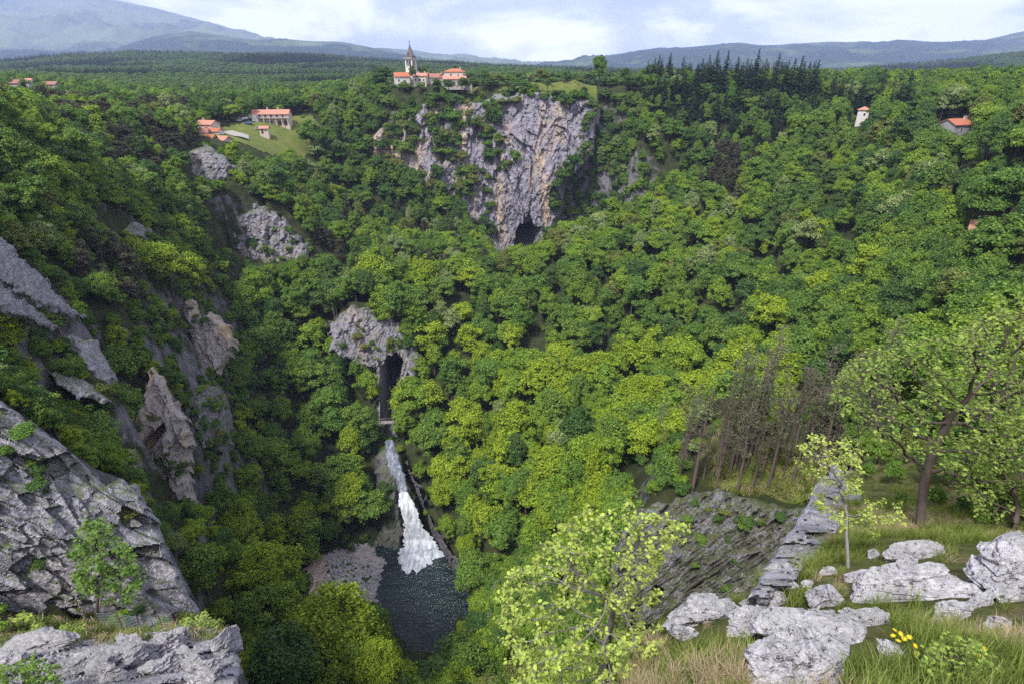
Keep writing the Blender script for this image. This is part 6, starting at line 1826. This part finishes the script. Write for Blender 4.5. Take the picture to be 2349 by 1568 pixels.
near_tree('near_tree', 'slim dark trunked tree behind the large spreading one', 'tree',
    [([(2190, 760), (2349, 640), (2440, 640), (2440, 1000), (2230, 980)], 15.5, 520)], 0, 2.2,
    [P(2225, 1190, 12.0), P(2232, 1140, 12.8), P(2240, 1080, 13.8), P(2255, 1000, 14.8), P(2270, 940, 15.3)], 0.28, 0.45, 0.012, 6, 0.15, 'leaf_oak', 'bark', 14, 0.1, leaf_max=6)
# sapling
near_tree('near_tree', 'slender sapling with pale leaves in front of the rock rib', 'tree',
    [([(1812, 1030), (1868, 985), (1950, 995), (1992, 1050), (1985, 1110), (1910, 1130), (1840, 1110)], 6.6, 200), ([(1830, 1130), (1900, 1110), (2060, 1130), (2080, 1210), (1990, 1240), (1900, 1200)], 6.4, 90)], 0, 0.5,
    [P(1946, 1312, 5.5), P(1945, 1270, 5.65), P(1942, 1220, 5.9), P(1944, 1180, 6.1), P(1930, 1130, 6.3)], 0.085, 0.14, 0.004, 9, 0.045, 'leaf_front', 'bark_grey', 15, 0.045)
# leafy bush at the bottom right, bush at the bottom left
gb = hitn(2190, 1560)
near_tree('bush', 'bright green small-leaved bush at the bottom right', 'bush', [([(2106, 1560), (2110, 1500), (2150, 1455), (2210, 1450), (2270, 1490), (2300, 1545), (2280, 1600), (2120, 1600)], gb[1] + 0.1, 260)], 0, 0.22,
          [gb + np.array((0, 0.1, -0.05)), gb + np.array((0, 0.1, 0.06)), gb + np.array((0, 0.1, 0.12))], 0.035, 0.05, 0.0016, 5, 0.028, 'leaf_oak', 'bark', 16, 0.012)
near_tree('bush', 'mid green bush in the lower left corner', 'bush', [([(-40, 1540), (20, 1510), (90, 1500), (135, 1530), (150, 1600), (-40, 1640)], 19.0, 220)], 0, 1.0,
          [P(50, 1640, 18.6), P(50, 1600, 18.8), P(52, 1570, 19)], 0.25, 0.36, 0.012, 6, 0.2, 'leaf_mid', 'bark', 17, 0.06)
near_tree('near_tree', 'dark green tree growing from the great slab beside the net', 'tree', [([(160, 1260), (185, 1195), (235, 1180), (300, 1230), (330, 1300), (320, 1370), (240, 1390), (170, 1350)], 36.0, 360)], 0, 2.6,
          [P(222, 1412, 34.8), P(222, 1395, 35.0), P(225, 1360, 35.5)], 0.4, 0.6, 0.02, 6, 0.34, 'leaf_mid', 'bark', 18, 0.12)
# dead-looking twigs and low bushes on the ledge by the fence
for k, (u0, u1, v0, v1, lb) in enumerate([(15, 100, 1395, 1455, 'light green bush at the left end of the fenced ledge'), (130, 200, 1420, 1455, 'yellowish bush on the fenced ledge'), (415, 510, 1400, 1440, 'green bush at the right tip of the corner ledge'), (265, 330, 1440, 1465, 'low bush above the corner ledge blocks')]):
    uc = (u0 + u1) / 2
    near_tree('bush', lb, 'bush', [([(u0, v1), (u0, (v0 + v1) / 2), (uc, v0), (u1, (v0 + v1) / 2), (u1, v1)], 29.5, 110)], 0, 1.0, [P(uc, v1 + 10, 29.2), P(uc, v1, 29.4), P(uc, v1 - 8, 29.5)], 0.25, 0.4, 0.01, 6, 0.22, ['leaf_front', 'leaf_oak', 'leaf_oak', 'leaf_mid'][k], 'bark_grey', 30 + k, 0.04)

# ------------------------------------------------------------------ wire fence on the left ledge
fb = [(232, 1436, 33.0), (281, 1438, 32.6), (326, 1446, 32.0), (375, 1442, 31.6), (405, 1440, 31.4)]
fr_ = link('wire_fence', None, None, P(*fb[0])); tag(fr_, 'wire mesh fence with rusty posts below the great slab', 'fence')
M['wire'] = simple('wire', (0.30, 0.34, 0.36), 0.5, 0.1, 4, 0.5, 0.5)
M['rust'] = simple('rust', (0.16, 0.07, 0.055), 0.8, 0.3, 6)
o0 = P(*fb[0])
fp = [P(*q_) - o0 for q_ in fb]
for q_ in fp: MB().tube([q_ + np.array((0, 0, -0.6)), q_ + np.array((0, 0, 1.75))], [0.045, 0.04], 6).obj('post', M['rust'], fr_)
wm = MB()
for a, b in zip(fp[:-1], fp[1:]):
    for k in range(9):
        z = np.array((0, 0, 0.1 + k * 0.19)); wm.tube([a + z, b + z], [0.010, 0.010], 3, False)
    for k in range(1, 16):
        c = a + (b - a) * k / 16; wm.tube([c + np.array((0, 0, 0.1)), c + np.array((0, 0, 1.62))], [0.008, 0.008], 3, False)
tag(wm.obj('wire_mesh', M['wire'], fr_), kind='stuff')

# ------------------------------------------------------------------ footbridge in the gorge
M['path'] = simple('path', (0.24, 0.21, 0.20), 0.9, 0.2, 1.0)
def bridge(label, uvys, width=1.6, rail=True):
    c = np.array([P(*q_) for q_ in uvys]); o_ = c[0].copy(); c = c - o_
    r_ = link('footbridge', None, None, o_); tag(r_, label, 'footbridge')
    dk = MB(); n = len(c)
    for a, b in zip(c[:-1], c[1:]):
        t = (b - a) / np.linalg.norm(b - a); s_ = np.cross(t, (0, 0, 1)); s_ /= np.linalg.norm(s_)
        vs_ = [p + s_ * w_ + np.array((0, 0, z_)) for p in (a, b) for w_ in (-width / 2, width / 2) for z_ in (-0.35, 0.0)]
        dk.add(vs_, [(0, 1, 3, 2), (4, 6, 7, 5), (0, 4, 5, 1), (2, 3, 7, 6), (1, 5, 7, 3), (0, 2, 6, 4)])
    dk.obj('deck', M['path'], r_)
    for sgn in (-1, 1):
        rl = MB()
        for a, b in zip(c[:-1], c[1:]):
            t = (b - a) / np.linalg.norm(b - a); s_ = np.cross(t, (0, 0, 1)); s_ /= np.linalg.norm(s_)
            e_ = s_ * sgn * width / 2
            rl.tube([a + e_ + np.array((0, 0, 1.0)), b + e_ + np.array((0, 0, 1.0))], [0.06, 0.06], 4)
            for k in range(5):
                q_ = a + (b - a) * k / 4 + e_; rl.tube([q_, q_ + np.array((0, 0, 1.0))], [0.05, 0.05], 4)
        rl.obj('railing', M['path'], r_)
bridge('narrow footbridge across the dark cleft below the river cave', [(868, 968, 180), (912, 966, 181)])
# ------------------------------------------------------------------ grass and flowers on the near rim
def tuft(seed, n, h, spread, lean, w, mat, dry=0.0):
    rs_ = np.random.default_rng(seed)
    V = []; Fc = []
    for i in range(n):
        a = rs_.uniform(0, 6.283); b = np.array((rs_.normal() * spread * 0.35, rs_.normal() * spread * 0.35, -0.03))
        dr = np.array((math.cos(a), math.sin(a), 0)); L = h * rs_.uniform(0.5, 1.15); le = lean * rs_.uniform(0.3, 1.4)
        sd_ = np.array((-dr[1], dr[0], 0)) * w * rs_.uniform(0.7, 1.3)
        k0 = len(V)
        for t_, ww in ((0, 1), (0.45, 0.85), (0.8, 0.5)):
            c = b + np.array((0, 0, L * t_ * (1 - 0.25 * le * t_))) + dr * L * le * t_ * t_
            V += [c - sd_ * ww, c + sd_ * ww]
        V.append(b + np.array((0, 0, L * (1 - 0.38 * le))) + dr * L * le)
        Fc += [(k0, k0 + 1, k0 + 3, k0 + 2), (k0 + 2, k0 + 3, k0 + 5, k0 + 4), (k0 + 4, k0 + 5, k0 + 6)]
    me = mesh_from('tuft', np.array(V), Fc, True, [M[mat]])
    at_ = me.attributes.new('leaf_tone', 'FLOAT', 'FACE'); at_.data.foreach_set('value', np.repeat(rs_.random(n), 3).astype(np.float32))
    return bpy.data.objects.new('tuft', me)
tsh = [tuft(1, 42, 0.26, 0.14, 0.5, 0.0035, 'grass'), tuft(2, 42, 0.34, 0.16, 0.7, 0.0035, 'grass'), tuft(3, 34, 0.30, 0.14, 0.8, 0.003, 'grass_dry'), tuft(4, 26, 0.40, 0.12, 0.45, 0.006, 'grass'), tuft(5, 50, 0.16, 0.2, 0.6, 0.004, 'grass')]
rg = np.random.default_rng(31)
n0 = 22000
yv = np.where(rg.random(n0) < 0.8, rg.uniform(1.4, 12, n0), rg.uniform(8, 24, n0)); xv = 0.6 + rg.random(n0) * (2.4 + yv * 1.1)
zv = zn(xv, yv)
uu, vv, dd = proj(np.stack([xv, yv, zv], -1))
ok = ~inpoly(uu, vv, NOTNEAR) & (uu < W + 200) & (vv < H + 250)
ok &= (vnoise(np.stack([xv * 1.1, yv * 1.1, 0 * xv], -1), 5) > -0.15) | (rg.random(n0) < 0.25)
for (u0, u1, v0, v1, tl, lb) in NR:                    # none on the rocks, few right in front of them
    mrg = (v1 - v0) * 0.55
    inb = (uu > u0 - 4) & (uu < u1 + 4) & (vv > v0 - 4) & (vv < v1 + mrg)
    ok &= ~(inb & ((vv < v1) | (rg.random(n0) < 0.8)))
dryn = vnoise(np.stack([xv * 1.3, yv * 1.3, 0 * xv + 7], -1), 9)
kk_ = np.where((dryn > 0.32) & (rg.random(n0) < 0.6), 2, rg.choice([0, 1, 3, 4, 4, 4], n0))
ix = np.nonzero(ok)[0][:7000]
gp = np.stack([xv, yv, zv], -1)[ix]; gs = rg.uniform(0.32, 0.75, len(ix)); gi_ = kk_[ix]
gs = np.array(gs)
scatter('grass', 'long grass between the near rocks', 'grass', tsh, gp, np.stack([gs, gs, gs], -1), np.stack([rg.normal(0, .1, len(gp)), rg.normal(0, .1, len(gp)), rg.uniform(0, 6.28, len(gp))], -1), gi_)
# grass under the pines and on the corner ledge, coarser
lp_, ls_, li_ = [], [], []
Lq = np.array(LEDGE_W)
while len(lp_) < 3500:
    x, y = rg.uniform(Lq[:, 0].min(), Lq[:, 0].max()), rg.uniform(Lq[:, 1].min(), Lq[:, 1].max())
    if not inpoly(np.array([x]), np.array([y]), LEDGE_W)[0]: continue
    lp_.append((x, y, float(zt(x, y)) + 0.1)); ls_.append(rg.uniform(1.2, 2.6)); li_.append(int(rg.choice([0, 1, 1, 2])))
r = ROCKS['near_ledge']; U, V = r['UV']
cand_ = np.nonzero((inpoly(U, V, [(-40, 1420), (540, 1410), (540, 1470), (-40, 1480)]) & r['in']).ravel())[0]
for j in rg.choice(cand_, 260):
    p = r['pts'].reshape(-1, 3)[j]; lp_.append(tuple(p)); ls_.append(rg.uniform(0.9, 2.0)); li_.append(int(rg.choice([0, 1, 2])))
for k in range(500):
    u, v = rg.uniform(-20, 470), rg.uniform(1395, 1470)
    g = P(u, v, rg.uniform(27.5, 34)); 
    lp_.append((g[0], g[1], float(zt(g[0], g[1])))); ls_.append(rg.uniform(1.0, 2.4)); li_.append(int(rg.choice([0, 1, 2])))
ls_ = np.array(ls_)
scatter('grass', 'grass under the pines and on the left ledge', 'grass', [tuft(11, 34, 0.3, 0.3, 0.5, 0.012, 'grass'), tuft(12, 34, 0.25, 0.4, 0.7, 0.012, 'grass'), tuft(13, 30, 0.28, 0.3, 0.7, 0.011, 'grass_dry')], lp_, np.stack([ls_] * 3, -1), np.stack([0 * ls_, 0 * ls_, rg.uniform(0, 6.28, len(ls_))], -1), li_)

M['petal'] = simple('petal', (0.70, 0.50, 0.02), 0.6, 0.1, 30)
M['stem'] = simple('stem', (0.10, 0.16, 0.03), 0.7, 0.2, 30)
fs_px = [(1555, 1075), (1592, 1096), (1550, 1110), (1580, 1142), (1615, 1126), (1647, 1118), (1680, 1170), (1696, 1220), (2000, 1195), (2030, 1190), (2065, 1225), (2100, 1188), (2120, 1225), (2080, 1205), (2010, 1225), (1225, 962), (1245, 966), (1330, 775), (1350, 765), (418, 1398)]
FLB = ['yellow flower highest in the grass right of the long boulder', 'yellow flower just right of the highest one', 'yellow flower left of the grass cluster', 'yellow flower lowest of the grass cluster', 'yellow flower in the middle of the grass cluster', 'yellow flower at the right of the grass cluster', 'lone yellow flower below the grass cluster', 'lone yellow flower lowest beside the half-buried stone',
       'yellow flower leftmost over the leafy bush', 'yellow flower second from left over the leafy bush', 'yellow flower low in the middle of the leafy bush', 'yellow flower topmost right of the leafy bush', 'yellow flower rightmost beside the leafy bush', 'yellow flower in the centre of the bush group', 'yellow flower low left in the bush group', 'small yellow flower left of a pair above the flat slab', 'small yellow flower right of a pair above the flat slab', 'tiny yellow flower left by the low white stones', 'tiny yellow flower right by the low white stones', 'yellow flower at the bottom edge by the rocks']
pet = MB(); npt = 11
pet.add([(0, 0, 0.004)] + [(r_ * math.cos(6.283 * (k + o_) / npt), r_ * math.sin(6.283 * (k + o_) / npt), z_) for k in range(npt) for r_, o_, z_ in ((0.008, 0, 0.003), (0.021, 0.25, 0.007), (0.021, 0.75, 0.007))], [(0, 1 + 3 * k, 2 + 3 * k, 3 + 3 * k, 1 + 3 * ((k + 1) % npt)) for k in range(npt)])
pet_me = pet.mesh('flower_head', M['petal'])
for k, (X, Y) in enumerate(fs_px):
    u, v = (1600 + X * .4087) * .9176, (1135 + Y * .4087) * .9176
    g = hitn(u, min(v + 28, 1567)); d = proj(g)[2]
    top = P(u, v, g[1] - 0.02)
    r_ = link('yellow_flower', None, None, g); tag(r_, FLB[k], 'flower', 'yellow flowers in the near grass')
    tv = top - g
    MB().tube([(0, 0, -0.02), tv * 0.5 + np.array((0.01, 0, 0.01)), tv], [0.0022, 0.002, 0.0018], 5).obj('stem', M['stem'], r_)
    link('flower_head', pet_me, r_, tv, (rg.uniform(0.2, 0.7), rg.uniform(-.3, .3), rg.uniform(0, 6)), 0.85)

# ------------------------------------------------------------------ air
t = NT('haze')
pv = t.n.new('ShaderNodeVolumePrincipled')
pv.inputs['Color'].default_value = (0.52, 0.63, 1.0, 1)
pv.inputs['Density'].default_value = 0.00010
pv.inputs['Anisotropy'].default_value = 0.1
t.l.new(pv.outputs['Volume'], t.out.inputs['Volume'])
hz = MB().box(-17000, 17000, -400, 13500, -260, 1150).obj('haze', t.m)
tag(hz, 'thin blue haze over the distant hills', 'haze', kind='stuff')
